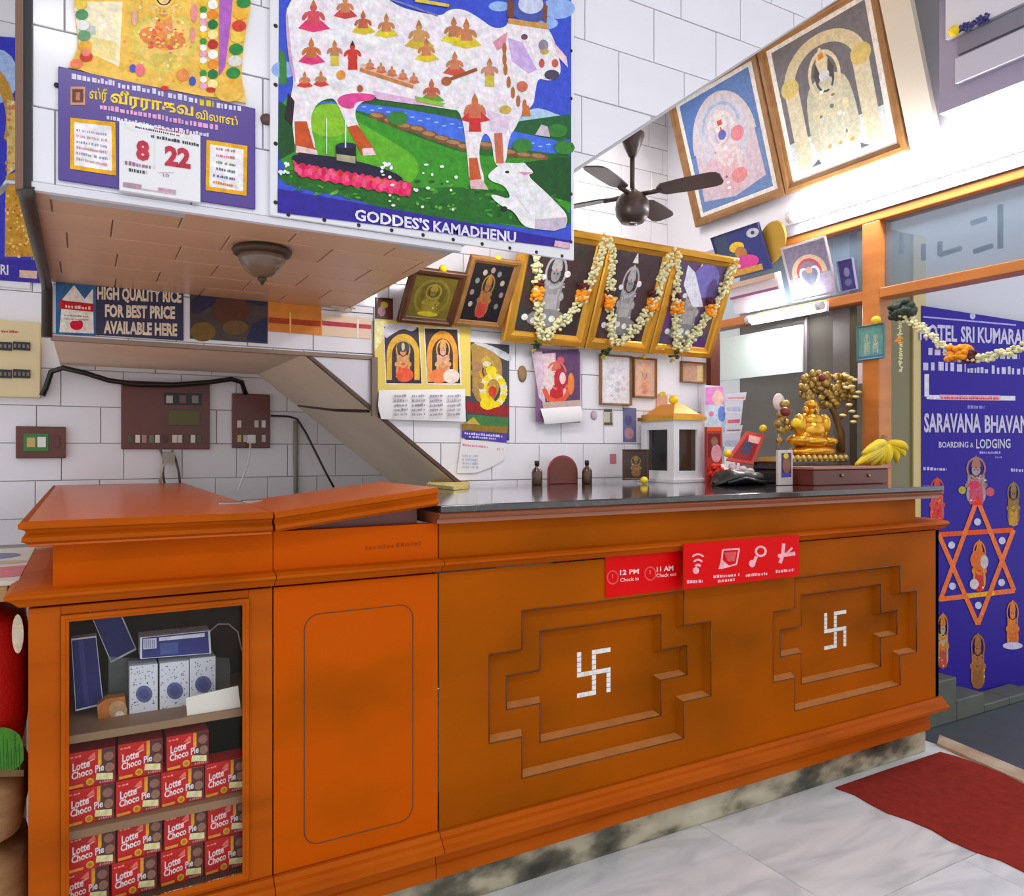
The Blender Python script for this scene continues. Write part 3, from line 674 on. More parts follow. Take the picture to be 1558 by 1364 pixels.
plate('notice_plate', [(1038, 828.4), (1216, 814), (1214, 876.4), (1039.7, 897)], 1.737, 'longer red notice plate with four service icons on the counter front', [('signal_icon', d_b1), ('screen_icon', d_b2), ('key_icon', d_b3), ('service_icon', d_b4)])

# ------------------------------------------------------------ goods inside the display cabinet
ORD = ['first', 'second', 'third', 'fourth', 'fifth', 'sixth']
RED = M('red_card', (206, 26, 22), 0.4); BROWN = M('brown_card', (96, 52, 44), 0.4)
bw, bh, bd = 0.0875, 0.0765, 0.062
bx = thing('snack_box', (0, 0, 0), 'x', 'snack box', 'red chocolate snack boxes in the display cabinet')
G().box(-bw / 2, 0, 0, bw / 2, bd, bh).build('carton', RED, bx, bevel=0.001)
qp = QPrint([(-bw / 2, -0.0004, bh), (bw / 2, -0.0004, bh), (bw / 2, -0.0004, 0), (-bw / 2, -0.0004, 0)], Vector((0, -1, 0)), 0.0, 0.00004)
qp.rect(0.01, 0.01, 0.99, 0.99, (212, 24, 20)); qp.poly([(0.66, 0.01), (0.99, 0.01), (0.99, 0.78), (0.62, 0.78), (0.64, 0.5)], (92, 52, 48))
qp.ell(0.86, 0.24, 0.11, 0.13, (150, 104, 88)); qp.ell(0.88, 0.55, 0.10, 0.13, (166, 122, 100)); qp.rect(0.60, 0.78, 0.99, 0.99, (150, 44, 44))
qp.rect(0.63, 0.01, 0.705, 0.45, (238, 168, 40)); qp.scrib(0.05, 0.14, 0.28, 0.13, 0.05, (246, 170, 160), 0.7, 4)
qp.poly([(0.40, 0.22), (0.48, 0.13), (0.56, 0.06), (0.58, 0.2), (0.50, 0.26)], (240, 120, 100)); qp.line([(0.43, 0.3), (0.57, 0.24)], 0.03, (246, 196, 190))
qp.text('Lotte', 0.09, 0.50, 0.46, 0.43, 0.22, (250, 236, 236), 0.03); qp.text('Choco Pie', 0.07, 0.72, 0.76, 0.60, 0.20, (250, 236, 236), 0.03)
qp.poly([(0.60, 0.66), (0.95, 0.72), (0.95, 0.90), (0.58, 0.84)], (238, 232, 170)); qp.ell(0.46, 0.86, 0.085, 0.10, (232, 184, 34)); qp.ell(0.46, 0.86, 0.05, 0.06, (206, 130, 20))
qp.poly([(0.02, 0.90), (0.32, 0.88), (0.32, 0.95), (0.02, 0.98)], (246, 168, 50)); qp.scrib(0.66, 0.95, 0.94, 0.95, 0.07, (214, 140, 140), 0.6, 9)
qp.build('printed_front', bx, PR_GLOSS)
rows = []
for lvl, z, xs, nm in ((0, SH2 + bh + 0.0008, (0.014, 0.1075, 0.203), 'upper row on the middle shelf'), (1, SH2, (0.012, 0.103, 0.192, 0.283), 'lower row on the middle shelf'),
                       (2, 0.2525 + bh + 0.0008, (0.014, 0.106, 0.1985, 0.289), 'upper row on the bottom shelf'), (3, 0.2525, (0.002, 0.095, 0.191, 0.2825), 'lower row on the bottom shelf')):
    for k, x in enumerate(xs):
        rows.append((x, 1.842 + R.uniform(-0.004, 0.004), z, R.uniform(-0.03, 0.03), f'red chocolate snack box, {ORD[k]} from the left in the {nm}'))
for i, (x, y, z, rz, lab) in enumerate(rows):
    o = bx if i == 0 else copy_tree(bx)
    o.location = (x, y, z); o.rotation_euler.z = rz; o['label'] = lab

Z5 = lambda x, y: (90 + x / 5.193, 910 + y / 5.193)
WHITEC = M('white_card', (226, 230, 240), 0.45); NAVY = M('navy_card', (44, 44, 116), 0.4, var=0.1, vscale=20)
def pbox(name, quad, y, depth, mat, label, cat, group=None):
    g = G(); q = [at(*p, Y=y) for p in quad]; g.prism(q, (0, depth, 0)); return g.build(name, mat, None, label, cat, group)
def shrink(quad, k):
    cx = sum(p[0] for p in quad) / 4; cy = sum(p[1] for p in quad) / 4
    out_ = []
    for x, y in quad:
        L = math.hypot(x - cx, y - cy); out_.append((cx + (x - cx) * (1 - k / L * 1.4), cy + (y - cy) * (1 - k / L * 1.4)))
    return out_
qA = [Z5(95, 325), Z5(292, 300), Z5(350, 845), Z5(130, 897)]
o = pbox('blue_carton', qA, 1.93, 0.03, WHITEC, 'navy carton with white edges leaning at the left of the top cabinet shelf', 'carton')
Print(PY(1.93)).poly(shrink(qA, 2.0), (46, 46, 118)).poly(shrink([Z5(150, 330), Z5(190, 325), Z5(240, 850), Z5(200, 865)], 1), (66, 66, 140)).build('printed_front', o)
qB = [Z5(205, 30), Z5(460, 60), Z5(612, 410), Z5(410, 515)]
o = pbox('blue_carton', qB, 1.975, 0.03, WHITEC, 'navy carton tilted diagonally behind the leaning one', 'carton')
Print(PY(1.975)).poly(shrink(qB, 2.2), (52, 50, 124)).build('printed_front', o)
def dots(p, quad, seed, n=70, col=(52, 52, 112)):
    r = random.Random(seed); a, b, c, d = quad
    for i in range(n):
        s, t = r.uniform(0.05, 0.95), r.uniform(0.03, 0.97)
        x = (a[0] * (1 - s) + b[0] * s) * (1 - t) + (d[0] * (1 - s) + c[0] * s) * t; y = (a[1] * (1 - s) + b[1] * s) * (1 - t) + (d[1] * (1 - s) + c[1] * s) * t
        p.ell(x, y, 0.9, 0.9, col, 5)
for k, (xa, xb, yt, yb, lab) in enumerate(((555, 778, (542, 522), (1003, 975), 'left'), (795, 1025, (520, 495), (972, 945), 'middle'), (1033, 1235, (486, 462), (945, 915), 'right'))):
    qd = [Z5(xa, yt[0]), Z5(xb, yt[1]), Z5(xb, yb[1]), Z5(xa, yb[0])]
    o = pbox('patterned_carton', qd, 1.90, 0.05, WHITEC, f'upright white patterned carton with a round blue seal, {lab} one of three', 'carton', 'upright patterned cartons')
    p = Print(PY(1.90)); dots(p, qd, 20 + k)
    cx = (xa + xb) / 2; cy = yt[0] * 0.55 + yb[0] * 0.45 + (12 if k < 2 else -8)
    p.ell(*Z5(cx + 5, cy), 12.5, 13, (104, 106, 156)); p.ell(*Z5(cx + 5, cy), 8, 8.5, (84, 86, 140)); p.build('printed_front', o)
qC = [Z5(640, 315), Z5(1192, 258), Z5(1202, 440), Z5(640, 484)]
o = pbox('flat_carton', qC, 1.895, 0.06, WHITEC, 'navy and white carton lying on top of the three patterned ones', 'carton')
p = Print(PY(1.895)); p.poly(shrink(qC, 2.2), (58, 58, 132)); p.poly([Z5(665, 325), Z5(770, 318), Z5(770, 400), Z5(665, 408)], (214, 218, 234)); p.poly([Z5(790, 315), Z5(1150, 278), Z5(1150, 308), Z5(790, 342)], (226, 230, 240))
for k in range(6): p.poly([Z5(675 + k * 15, 330), Z5(681 + k * 15, 330), Z5(681 + k * 15, 395), Z5(675 + k * 15, 398)], (110, 116, 160))
p.poly([Z5(800, 362), Z5(940, 350), Z5(940, 440), Z5(800, 452)], (84, 96, 160)); p.build('printed_front', o)
tq = [Vector(at(*Z5(640, 315), Y=1.895)), Vector(at(*Z5(1192, 258), Y=1.895))]
td = QPrint([tq[0] + Vector((0.002, 0.058, 0.0)), tq[1] + Vector((-0.002, 0.058, 0)), tq[1] + Vector((-0.002, 0.002, 0)), tq[0] + Vector((0.002, 0.002, 0))], Vector((0, 0, 1)))
rr = random.Random(3)
for i in range(46): td.ell(rr.random() * 0.96 + 0.02, rr.random() * 0.8 + 0.1, 0.009, 0.045, (62, 62, 112), 6)
td.build('printed_lid', o)
qK = [Z5(1000, 792), Z5(1413, 695), Z5(1435, 880), Z5(1015, 988)]
pbox('blank_card', qK, 1.825, 0.0015, M('cream_card', (238, 234, 222), 0.6), 'blank cream card propped inside the cabinet glass', 'card')
g = G(); q = [at(*Z5(x, y), Y=1.90) for x, y in ((300, 850), (375, 800), (520, 780), (545, 1000), (310, 1005))]
g.prism(q, (0, 0.03, 0)); o = g.build('sweet_packet', M('orange_packet', (196, 116, 30), 0.35, var=0.4, vscale=50), None, 'small crinkled orange packet left of the patterned cartons', 'packet')
Print(PY(1.90)).ell(*Z5(465, 890), 14, 15, (206, 160, 120)).ell(*Z5(480, 930), 7, 7, (240, 226, 206)).build('printed_front', o)
bag = G(); rr = random.Random(12); ring = []
for i in range(9):
    t = i / 8; row = []
    for j in range(7):
        s = j / 6; u, v = 165 + 185 * t, 1000 + 90 * s + 10 * math.sin(t * 3.1); row.append(at(u, v, Y=1.975) + Vector((0, rr.uniform(-0.008, 0.008), rr.uniform(-0.006, 0.006))))
    ring.append(row)
bag.loft(ring, closed=False, caps=False, smooth=False)
bag.build('plastic_bag', glass('thin_polythene', (190, 200, 196), 0.2, 0.35), None, 'crumpled clear plastic bag behind the patterned cartons', 'plastic bag')
pts = [at(u, v, Y=2.0) for u, v in ((318, 962), (332, 950), (348, 950), (362, 962), (368, 990))]
G().tube(pts, 0.0018, 6).build('thin_wire', WHITE_P, None, 'thin pale wire looping at the top right inside the cabinet', 'wire')

# ------------------------------------------------------------ things at the floor left of the cabinet
wall_x = -0.118
o = thing('wooden_bench', (-0.4, 2.3, 0), 'pale wooden bench standing left of the display cabinet', 'bench')
OAK = ramp_mat('pale_plank_wood', [(0.2, (150, 112, 62)), (0.8, (190, 152, 96))], (1, 6, 1), 3, 4, 0.5)
G().box(-0.72, 1.90, 0.903, wall_x - 0.022, 2.60, 0.934).build('seat_plank', OAK, o, bevel=0.003)
for x in (-0.70, -0.19):
    for y in (2.30, 2.54): G().box(x, y, 0, x + 0.045, y + 0.045, 0.903).build('leg', OAK, o)
g = G(); g.box(-0.70, 1.915, 0.9345, wall_x - 0.004, 2.56, 0.944)
o = g.build('magazine_sheet', M('magazine_paper', (226, 220, 206), 0.5), None, 'white and pink printed sheet lying flat on the wooden bench', 'sheet')
qp = QPrint([(-0.70, 2.56, 0.944), (wall_x - 0.004, 2.56, 0.944), (wall_x - 0.004, 1.915, 0.944), (-0.70, 1.915, 0.944)], Vector((0, 0, 1)))
qp.poly([(0.5, 0.72), (1, 0.62), (1, 0.9), (0.5, 0.98)], (224, 120, 130)); qp.ell(0.86, 0.28, 0.1, 0.1, (120, 130, 170)); qp.ell(0.92, 0.5, 0.08, 0.05, (206, 190, 150)); qp.build('print', o)
def sack(name, x0, x1, y0, y1, z0, z1, mat, label, seed, bulge=0.03):
    """a filled sack: rounded box with lumps and a drawn-in top"""
    rr = random.Random(seed); rings = []; n = 24; L = 9
    for i in range(L + 1):
        t = i / L; z = z0 + (z1 - z0) * t; k = 1 - 0.16 * (2 * t - 1) ** 6 - (0.10 if t > 0.95 else 0); ring = []
        for j in range(n):
            a = 2 * math.pi * j / n; c, s = math.cos(a), math.sin(a)
            e = 0.45; px_ = math.copysign(abs(c) ** e, c); py_ = math.copysign(abs(s) ** e, s)
            b_ = 1 + bulge * math.sin(3 * a + seed) * math.sin(math.pi * t) + rr.uniform(-0.008, 0.008)
            ring.append(Vector(((x0 + x1) / 2 + (x1 - x0) / 2 * px_ * k * b_, (y0 + y1) / 2 + (y1 - y0) / 2 * py_ * k * b_, z)))
        rings.append(ring)
    g = G(); g.loft(rings); return g.build(name, mat, None, label, 'sack')
JUTE = ramp_mat('tan_jute', [(0.2, (150, 118, 76)), (0.6, (188, 154, 108)), (1.0, (206, 178, 134))], (1, 1, 3), 14, 6, 0.85, 0, bump=0.4)
sack('jute_sack', -0.62, -0.112, 1.90, 2.28, 0.0, 0.36, JUTE, 'plain tan jute sack on the floor beside the cabinet', 2)
sack('jute_sack', -0.60, -0.112, 1.93, 2.25, 0.36, 0.52, JUTE, 'tan sack lying between the red sack and the floor sack', 5)
rs = sack('rice_sack', -0.58, -0.114, 1.92, 2.22, 0.52, 0.885, M('red_woven_plastic', (186, 20, 18), 0.4, bump=0.2, bscale=120), 'glossy red sack with green crop picture under the wooden bench', 8, 0.01)
pr = Print(PY(1.918)); pr.poly([(-60, 1120), (0, 1106), (20, 1110), (36, 1125), (36, 1176), (-60, 1180)], (70, 140, 40)); pr.poly([(-60, 1172), (36, 1172), (36, 1182), (-60, 1184)], (120, 96, 60))
for k in range(11): pr.line([(-10 + 4 * k, 1172), (-13 + 4 * k + (k % 3) * 2, 1118 + (k % 4) * 7)], 1.6, (46, 104, 26))
pr.build('printed_picture', rs); Print(PY(1.918)).ell(27, 965, 9, 30, (226, 220, 190)).build('printed_oval', rs)

# ------------------------------------------------------------ fittings on the back wall under the stairs
YW = YB - 0.001
def wbox(g, quad_px, y, d):   # axis aligned box on a wall facing the viewer
    q = rectify(PY(y), quad_px); g.box(q[3].x, y - d, q[3].z, q[1].x, y, q[1].z); return q
o = thing('meter_board', at(30, 605, Y=YW), 'cream metal meter box with dark breaker slots on the back wall', 'electric box')
g = G(); q = rectify(PY(YW), [(-60, 486), (62, 492), (63, 604), (-60, 606)]); g.box(q[3].x, YW - 0.05, q[3].z, q[1].x, YW, q[1].z); g.build('case', M('cream_enamel', (226, 206, 158), 0.45, var=0.06), o, bevel=0.004)
pr = Print(PY(YW - 0.05)); pr.scrib(2, 506, 28, 507, 4, (200, 80, 70), 0.8, 3)
pr.build('marking', o, PR_MATT)
for v in (520, 562):
    for u in (-8, 20):
        g = G(); a = at(u, v, Y=YW - 0.05); b_ = at(u + 26, v + 14, Y=YW - 0.05); g.box(a.x, YW - 0.056, b_.z, b_.x, YW - 0.049, a.z); so = g.build('breaker_slot', BLACK_P, o)
        for k in range(4): x = a.x + (b_.x - a.x) * (k + 0.5) / 4; G().box(x - 0.004, YW - 0.062, b_.z + 0.008, x + 0.004, YW - 0.055, b_.z + 0.022).build('breaker_lever', M('grey_lever', (120, 112, 104), 0.5), so)
def board_plate(name, quad, label, d=0.022):
    g = G(); q = rectify(PY(YW), quad); o = thing(name, ((q[0].x + q[1].x) / 2, YW, q[3].z), label, 'switchboard')
    g.box(q[3].x, YW - d, q[3].z, q[1].x, YW, q[1].z); g.build('board', MAHOG, o, bevel=0.003); return o
def mod(o, u0, v0, u1, v1, mat, name, d=0.022, h=0.006):
    a = at(u0, v0, Y=YW - d); b_ = at(u1, v1, Y=YW - d); return G().box(a.x, YW - d - h, b_.z, b_.x, YW - d + 0.002, a.z).build(name, mat, o, bevel=0.001)
GREENP = M('green_switch_plate', (62, 126, 52), 0.4)
o = board_plate('switch_plate', [(24, 649), (100, 650), (100, 697), (25, 698)], 'small red brown switch plate with green surround beside the large switchboard')
mod(o, 36, 660, 74, 687, GREENP, 'green_surround'); mod(o, 41, 666, 54, 681, M('tan_switch', (206, 176, 110), 0.4), 'switch', 0.028, 0.004); mod(o, 57, 665, 70, 681, WHITE_P, 'switch', 0.028, 0.004); mod(o, 82, 663, 91, 681, BROWN, 'socket')
o = board_plate('switchboard', [(184, 581), (318, 583), (318, 684), (184, 684)], 'large red brown switchboard with olive panel and a row of switches')
mod(o, 256, 624, 304, 648, M('olive_fuse_panel', (96, 92, 34), 0.4), 'fuse_panel'); mod(o, 250, 598, 306, 617, BLACK_P, 'black_strip')
for u, c in ((253, (200, 190, 184)), (273, (120, 100, 92)), (292, (140, 136, 132))): mod(o, u, 602, u + 10, 614, M('module_%d' % u, c, 0.4), 'module', 0.028, 0.003)
for u, c in ((195, (86, 84, 62)), (206, (232, 228, 216)), (216, (180, 140, 120)), (227, (110, 116, 96)), (236, (226, 226, 214)), (248, (70, 50, 40)), (262, (226, 216, 206)), (270, (220, 206, 200)), (280, (96, 70, 60)), (290, (230, 226, 214)), (299, (90, 90, 66))):
    mod(o, u, 662, u + 7, 674, M('switch_%d' % u, c, 0.4), 'switch')
o = board_plate('switchboard', [(352, 600), (410, 600), (409, 682), (353, 682)], 'small dark brown switchboard with a white plug in it')
for u, v, c in ((361, 640, (226, 222, 214)), (387, 640, (214, 206, 200)), (398, 640, (230, 230, 226)), (361, 662, (206, 186, 120)), (370, 662, (206, 200, 180)), (398, 662, (220, 214, 206))): mod(o, u, v, u + 6, v + 11, M('sw_%d_%d' % (u, v), c, 0.4), 'switch')
o = thing('white_plug', at(381, 668, Y=YW - 0.03), 'white plug with a long white lead hanging from the small switchboard', 'plug')
mod(o, 376, 662, 387, 675, WHITE_P, 'plug_body', 0.024, 0.03)
G().tube([at(u, v, Y=y) for u, v, y in ((381, 674, 3.49), (380, 690, 3.47), (376, 710, 3.47), (369, 728, 3.46), (362, 748, 3.44))], 0.004).build('lead', WHITE_P, o)
o = thing('wire_bundle', at(258, 690, Y=3.52), 'bundle of grey and white wires hanging below the large switchboard', 'wires')
for k, pts in enumerate((((243, 682), (250, 700), (248, 718), (250, 736)), ((262, 686), (268, 702), (272, 718), (274, 738)), ((248, 690), (256, 696), (247, 712), (244, 736)))):
    G().tube([at(u, v, Y=3.52 - 0.008 * k) for u, v in pts], 0.005).build('wire', M('wire_%d' % k, [(110, 104, 96), (92, 90, 86), (196, 190, 170)][k], 0.5), o)
G().box(at(248, 690, Y=3.5).x, 3.50, at(248, 704, Y=3.5).z, at(266, 690, Y=3.5).x, 3.53, at(248, 688, Y=3.5).z).build('connector', M('grey_connector', (168, 164, 150), 0.5), o)
# conduits and cables
G().tube([at(u, v, Y=y) for u, v, y in ((64, 602, 3.5), (70, 590, 3.5), (78, 566, 3.50), (96, 560, 3.48), (130, 568, 3.48), (165, 579, 3.48), (205, 585, 3.48), (260, 586, 3.48), (318, 582, 3.48), (352, 577, 3.48), (368, 582, 3.5), (374, 600, 3.52))], 0.011, 8).build('black_cable', BLACK_P, None, 'thick black cable running from the meter box over the switchboards', 'cable')
G().tube([at(u, v, Y=YW - 0.012) for u, v in ((450, 640), (450, 690), (450, 760))], 0.011, 8).build('wall_conduit', M('grey_pvc', (150, 142, 134), 0.5), None, 'grey vertical conduit on the back wall under the stairs', 'conduit')
G().tube([at(u, v, Y=y) for u, v, y in ((412, 633, 3.53), (440, 634, 3.52), (452, 638, 3.51), (466, 660, 3.50), (482, 692, 3.48), (496, 720, 3.46), (508, 742, 3.44))], 0.005, 6).build('thin_cable', BLACK_P, None, 'thin black cable slanting down beside the grey conduit', 'cable')
G().tube([Vector((0.86, 3.52, dz(0.86) + 0.0)), Vector((0.905, 3.1, dz(0.905) - 0.004)), Vector((0.93, 2.74, dz(0.93) - 0.004))], 0.006, 6).build('soffit_wire', BLACK_P, None, 'dark wire fixed across the sloping stair underside', 'wire')
# bronze bowl lamp under the landing
c = at(399, 379, Z=ZS - 0.002); o = thing('ceiling_lamp', c, 'unlit bronze bowl lamp hanging under the stair landing', 'lamp')
BRZ = M('dark_bronze', (74, 56, 42), 0.45, 0.4); SMK = M('smoked_glass', (112, 92, 74), 0.25, coat=0.3)
G().lathe(c, [(0.0, 0.002), (0.068, 0.0), (0.074, -0.006), (0.070, -0.016), (0.058, -0.020)], 28).build('rim', BRZ, o)
G().lathe(c, [(0.060, -0.016), (0.056, -0.034), (0.044, -0.054), (0.026, -0.068), (0.008, -0.074)], 28).build('bowl', SMK, o)
G().lathe(c, [(0.010, -0.072), (0.012, -0.078), (0.006, -0.084), (0.002, -0.092)], 14).build('finial', BRZ, o)
# brown conduit and dark pipe down the left corner of the stair
o = thing('corner_pipe', (-0.1, YF, ZS), 'brown and black pipe running down the left edge of the tiled stair', 'pipe')
G().box(-0.116, YF - 0.012, ZS - 0.01, -0.103, YF + 0.02, ZC).build('brown_batten', M('brown_batten', (120, 84, 66), 0.5), o)
G().box(-0.103, YF - 0.006, ZS - 0.01, -0.090, YF + 0.02, ZC).build('black_strip', M('blackish', (36, 30, 36), 0.5), o)
G().tube([(-0.099, YF - 0.004, ZS + 0.0), (-0.099, YF + 0.01, ZS - 0.014), (-0.099, 2.2, ZS - 0.016), (-0.099, YS - 0.03, ZS - 0.016), (-0.099, YS, ZS - 0.03), (-0.099, YS, ZL)], 0.015, 10).build('dark_pipe', M('dark_pipe', (58, 52, 44), 0.45), o)
G().tube([(-0.15, YF + 0.1, ZS + 0.008), (-0.13, YF + 0.02, ZS + 0.01), (-0.10, YF - 0.002, ZS + 0.004)], 0.005, 6).build('bracket', STEEL, o)
G().box(0.925, YS - 0.016, dz(0.935) - 0.02, 0.947, YS, ZL).build('wall_conduit', M('brown_grey_conduit', (122, 106, 88), 0.5), None, 'short brown conduit between the landing strip and the slope', 'conduit')

# ------------------------------------------------------------ signs on the landing strip
def sign(name, quad, plane, t, mat, label, cat='sign', zoom=None, group=None):
    q = rectify(plane, quad); g = G(); g.prism(q, plane.n * t)
    o = g.build(name, mat, None, label, cat, group); pr = Print(Plane(plane.p + plane.n * t, plane.n), zoom=zoom); return o, pr
ZS_ = (70, 420, 3.055)
YT = YS - 0.001
NAVYS = M('navy_sign', (34, 30, 66), 0.4)
o, p = sign('rice_sign', [(85, 430), (279, 437), (279, 515), (85, 510)], PY(YT), 0.004, NAVYS, 'navy rice price sign with a rice bag picture under the landing', zoom=ZS_)
p.poly([(46, 32), (232, 40), (232, 278), (46, 272)], (60, 108, 156)); p.poly0([(75, 110), (130, 42), (180, 108), (218, 60), (222, 268), (62, 262)], (236, 228, 216))
p.poly([(66, 112), (222, 130), (222, 168), (64, 152)], (196, 40, 44)); p.scrib(90, 148, 206, 158, 16, (236, 200, 190), 0.7, 3); p.scrib(84, 186, 200, 194, 8, (150, 150, 150), 0.8, 4); p.scrib(84, 202, 200, 208, 6, (160, 150, 140), 0.8, 5)
p.ell(142, 230, 30, 22, (206, 30, 60)); p.poly([(108, 222), (124, 206), (142, 212), (162, 204), (176, 224), (160, 246), (122, 246)], (206, 30, 60))
TC = (232, 214, 190)
p.text('HIGH QUALITY RICE', 238, 106, 630, 122, 56, TC, 0.045); p.text('FOR BEST PRICE', 274, 188, 600, 198, 56, TC, 0.045); p.text('AVAILABLE HERE', 268, 264, 610, 278, 56, TC, 0.045)
p.build('lettering', o, PR_MATT)
o, p = sign('dark_poster', [(289, 441), (407, 446), (407, 522), (289, 517)], PY(YT), 0.003, M('dark_brown_poster', (66, 48, 44), 0.3, var=0.35, vscale=25), 'dark blue and brown picture poster right of the rice sign', 'poster', ZS_)
p.poly([(672, 70), (1028, 90), (1028, 150), (940, 120), (780, 130), (672, 200)], (48, 44, 70)); p.ell(730, 260, 60, 45, (120, 92, 40)); p.ell(860, 160, 90, 70, (92, 54, 36)); p.ell(880, 240, 60, 34, (112, 84, 48)); p.poly([(960, 220), (1028, 190), (1028, 310), (930, 300)], (44, 46, 78)); p.build('print', o)
o, p = sign('orange_poster', [(408, 448), (488, 458), (488, 510), (408, 505)], PY(YT), 0.003, M('orange_poster_paper', (220, 130, 30), 0.4, var=0.15, vscale=20), 'orange striped notice above the white tile strip', 'notice', ZS_)
p.poly([(1034, 192), (1276, 210), (1276, 236), (1034, 218)], (176, 66, 20)); p.line([(1136, 170), (1136, 268)], 8, (240, 190, 120)); p.build('print', o)
o, p = sign('pink_poster', [(489, 478), (563, 485), (563, 516), (489, 511)], PY(YT), 0.003, M('peach_paper', (240, 210, 178), 0.5), 'peach notice with a red stripe at the end of the strip', 'notice', ZS_)
p.poly([(1284, 208), (1512, 228), (1512, 248), (1284, 230)], (196, 60, 70)); p.line([(1449, 180), (1449, 290)], 9, (246, 240, 232)); p.build('print', o)
# dangling white cloth scrap with dark knot at the landing edge
g = G(); g.ell(at(512, 458, Y=2.66), (0.035, 0.02, 0.030), 10, 6); g.ell(at(524, 470, Y=2.66), (0.028, 0.014, 0.016), 10, 6); g.tube([at(524, 470, Y=2.65), at(531, 464, Y=2.64), at(540, 470, Y=2.65)], 0.004)
g.build('cloth_scrap', M('pale_cloth', (206, 188, 170), 0.8, var=0.15), None, 'knotted pale cloth scrap hung at the landing edge', 'cloth')

# ------------------------------------------------------------ devotional pictures: generic drawing
def deity(p, x, y, w, h, robe, skin, gold, dark=(50, 40, 46), arch=True, face=True):
    """small seated or standing figure inside an arch, unit box centre x, top y"""
    if arch:
        p.ring(x, y + h * 0.46, w * 0.5, h * 0.44, w * 0.13, gold, math.pi, 2 * math.pi); p.poly([(x - w * 0.5, y + h * 0.46), (x - w * 0.37, y + h * 0.46), (x - w * 0.35, y + h * 0.97), (x - w * 0.5, y + h * 0.97)], gold)
        p.poly([(x + w * 0.37, y + h * 0.46), (x + w * 0.5, y + h * 0.46), (x + w * 0.5, y + h * 0.97), (x + w * 0.35, y + h * 0.97)], gold)
    p.poly([(x - w * 0.30, y + h * 0.97), (x - w * 0.22, y + h * 0.50), (x - w * 0.26, y + h * 0.42), (x + w * 0.26, y + h * 0.42), (x + w * 0.22, y + h * 0.50), (x + w * 0.30, y + h * 0.97)], skin)
    p.poly([(x - w * 0.20, y + h * 0.96), (x - w * 0.16, y + h * 0.60), (x + w * 0.16, y + h * 0.60), (x + w * 0.20, y + h * 0.96), (x, y + h * 1.0)], robe)
    p.ring(x, y + h * 0.31, w * 0.27, h * 0.22, w * 0.05, gold); p.ell(x, y + h * 0.33, w * 0.16, h * 0.13, dark); p.ell(x, y + h * 0.34, w * 0.12, h * 0.10, skin if face else dark)
    ro = random.Random(int(x * 977 + y * 31 + w * 57) + 5)
    for i in range(16): p.ell(x + w * ro.uniform(-0.26, 0.26), y + h * ro.uniform(0.42, 0.96), w * ro.uniform(0.015, 0.04), h * ro.uniform(0.008, 0.022), ro.choice([gold, robe, tuple(min(255, int(v * 1.25) + 12) for v in skin), tuple(int(v * 0.6) for v in robe), (226, 220, 200)]), 7)
    p.poly([(x - w * 0.14, y + h * 0.30), (x - w * 0.12, y + h * 0.20), (x - w * 0.06, y + h * 0.12), (x, y + h * 0.05), (x + w * 0.06, y + h * 0.12), (x + w * 0.12, y + h * 0.20), (x + w * 0.14, y + h * 0.30)], gold)
    p.ring(x, y + h * 0.52, w * 0.18, h * 0.18, w * 0.05, gold, 0, math.pi); p.ell(x - w * 0.25, y + h * 0.62, w * 0.06, h * 0.05, gold); p.ell(x + w * 0.25, y + h * 0.62, w * 0.06, h * 0.05, gold)
    p.ell(x - w * 0.045, y + h * 0.33, w * 0.02, h * 0.012, dark, 8); p.ell(x + w * 0.045, y + h * 0.33, w * 0.02, h * 0.012, dark, 8); p.rect(x - w * 0.012, y + h * 0.265, x + w * 0.012, y + h * 0.30, (200, 40, 30))
def framed(name, q, n, w, d, fmat, label, draw, back=(60, 50, 46), cat='framed picture', group=None, pm=None):
    """q = TL TR BR BL in the room, n = outward normal; bars and print are parts"""
    q = [Vector(p) for p in q]; base = (q[2] + q[3]) / 2
    o = thing(name, base, label, cat, group)
    g = G(); g.prism(inner(q, w * 0.4), n * (d * 0.45)); g.build('backing', M('backing_%d_%d_%d' % back, back, 0.6), o)
    g = G(); bars(g, q, w, d, n); g.build('frame', fmat, o)
    qi = inner(q, w * 0.95); p = QPrint([v + n * (d * 0.45) for v in qi], n); draw(p); p.build('picture', o, pm or PR_GLASS)
    return o
def lean_rect(x0, x1, y, z, length, deg):
    t = math.radians(deg); e = Vector((0, -math.sin(t), math.cos(t))) * length
    a, b_ = Vector((x0, y, z)), Vector((x1, y, z)); return [a + e, b_ + e, b_, a], Vector((0, -math.cos(t), -math.sin(t)))

# the two small brown frames, then the row of three gilt frames, all leaning out from the wall
def dA(p):
    p.rect(0, 0, 1, 1, (112, 100, 30)); p.ring(0.5, 0.5, 0.42, 0.44, 0.05, (132, 120, 44)); p.ell(0.5, 0.42, 0.3, 0.3, (98, 86, 24)); deity(p, 0.5, 0.1, 0.7, 0.85, (150, 132, 36), (128, 112, 40), (150, 136, 52), arch=False)
    p.ell(0.5, 0.9, 0.25, 0.06, (190, 176, 40))
q, n = lean_rect(1.008, 1.228, 2.655, 1.705, 0.225, 40)
framed('framed_picture', q, n, 0.028, 0.02, WOOD_DARK, 'small dark framed picture in dull gold, leaning out nearest the landing', dA)
def dB(p):
    p.rect(0, 0, 1, 1, (30, 26, 30))
    for k in range(9):
        t = math.pi * (1.15 - 1.3 * k / 8); p.ell(0.5 + 0.38 * math.cos(t), 0.52 - 0.42 * math.sin(t), 0.055, 0.05, [(176, 160, 140), (150, 120, 120), (120, 130, 120)][k % 3])
    deity(p, 0.48, 0.1, 0.6, 0.85, (176, 56, 50), (150, 96, 60), (150, 110, 40), arch=False)
q, n = lean_rect(1.232, 1.446, 2.655, 1.712, 0.285, 36)
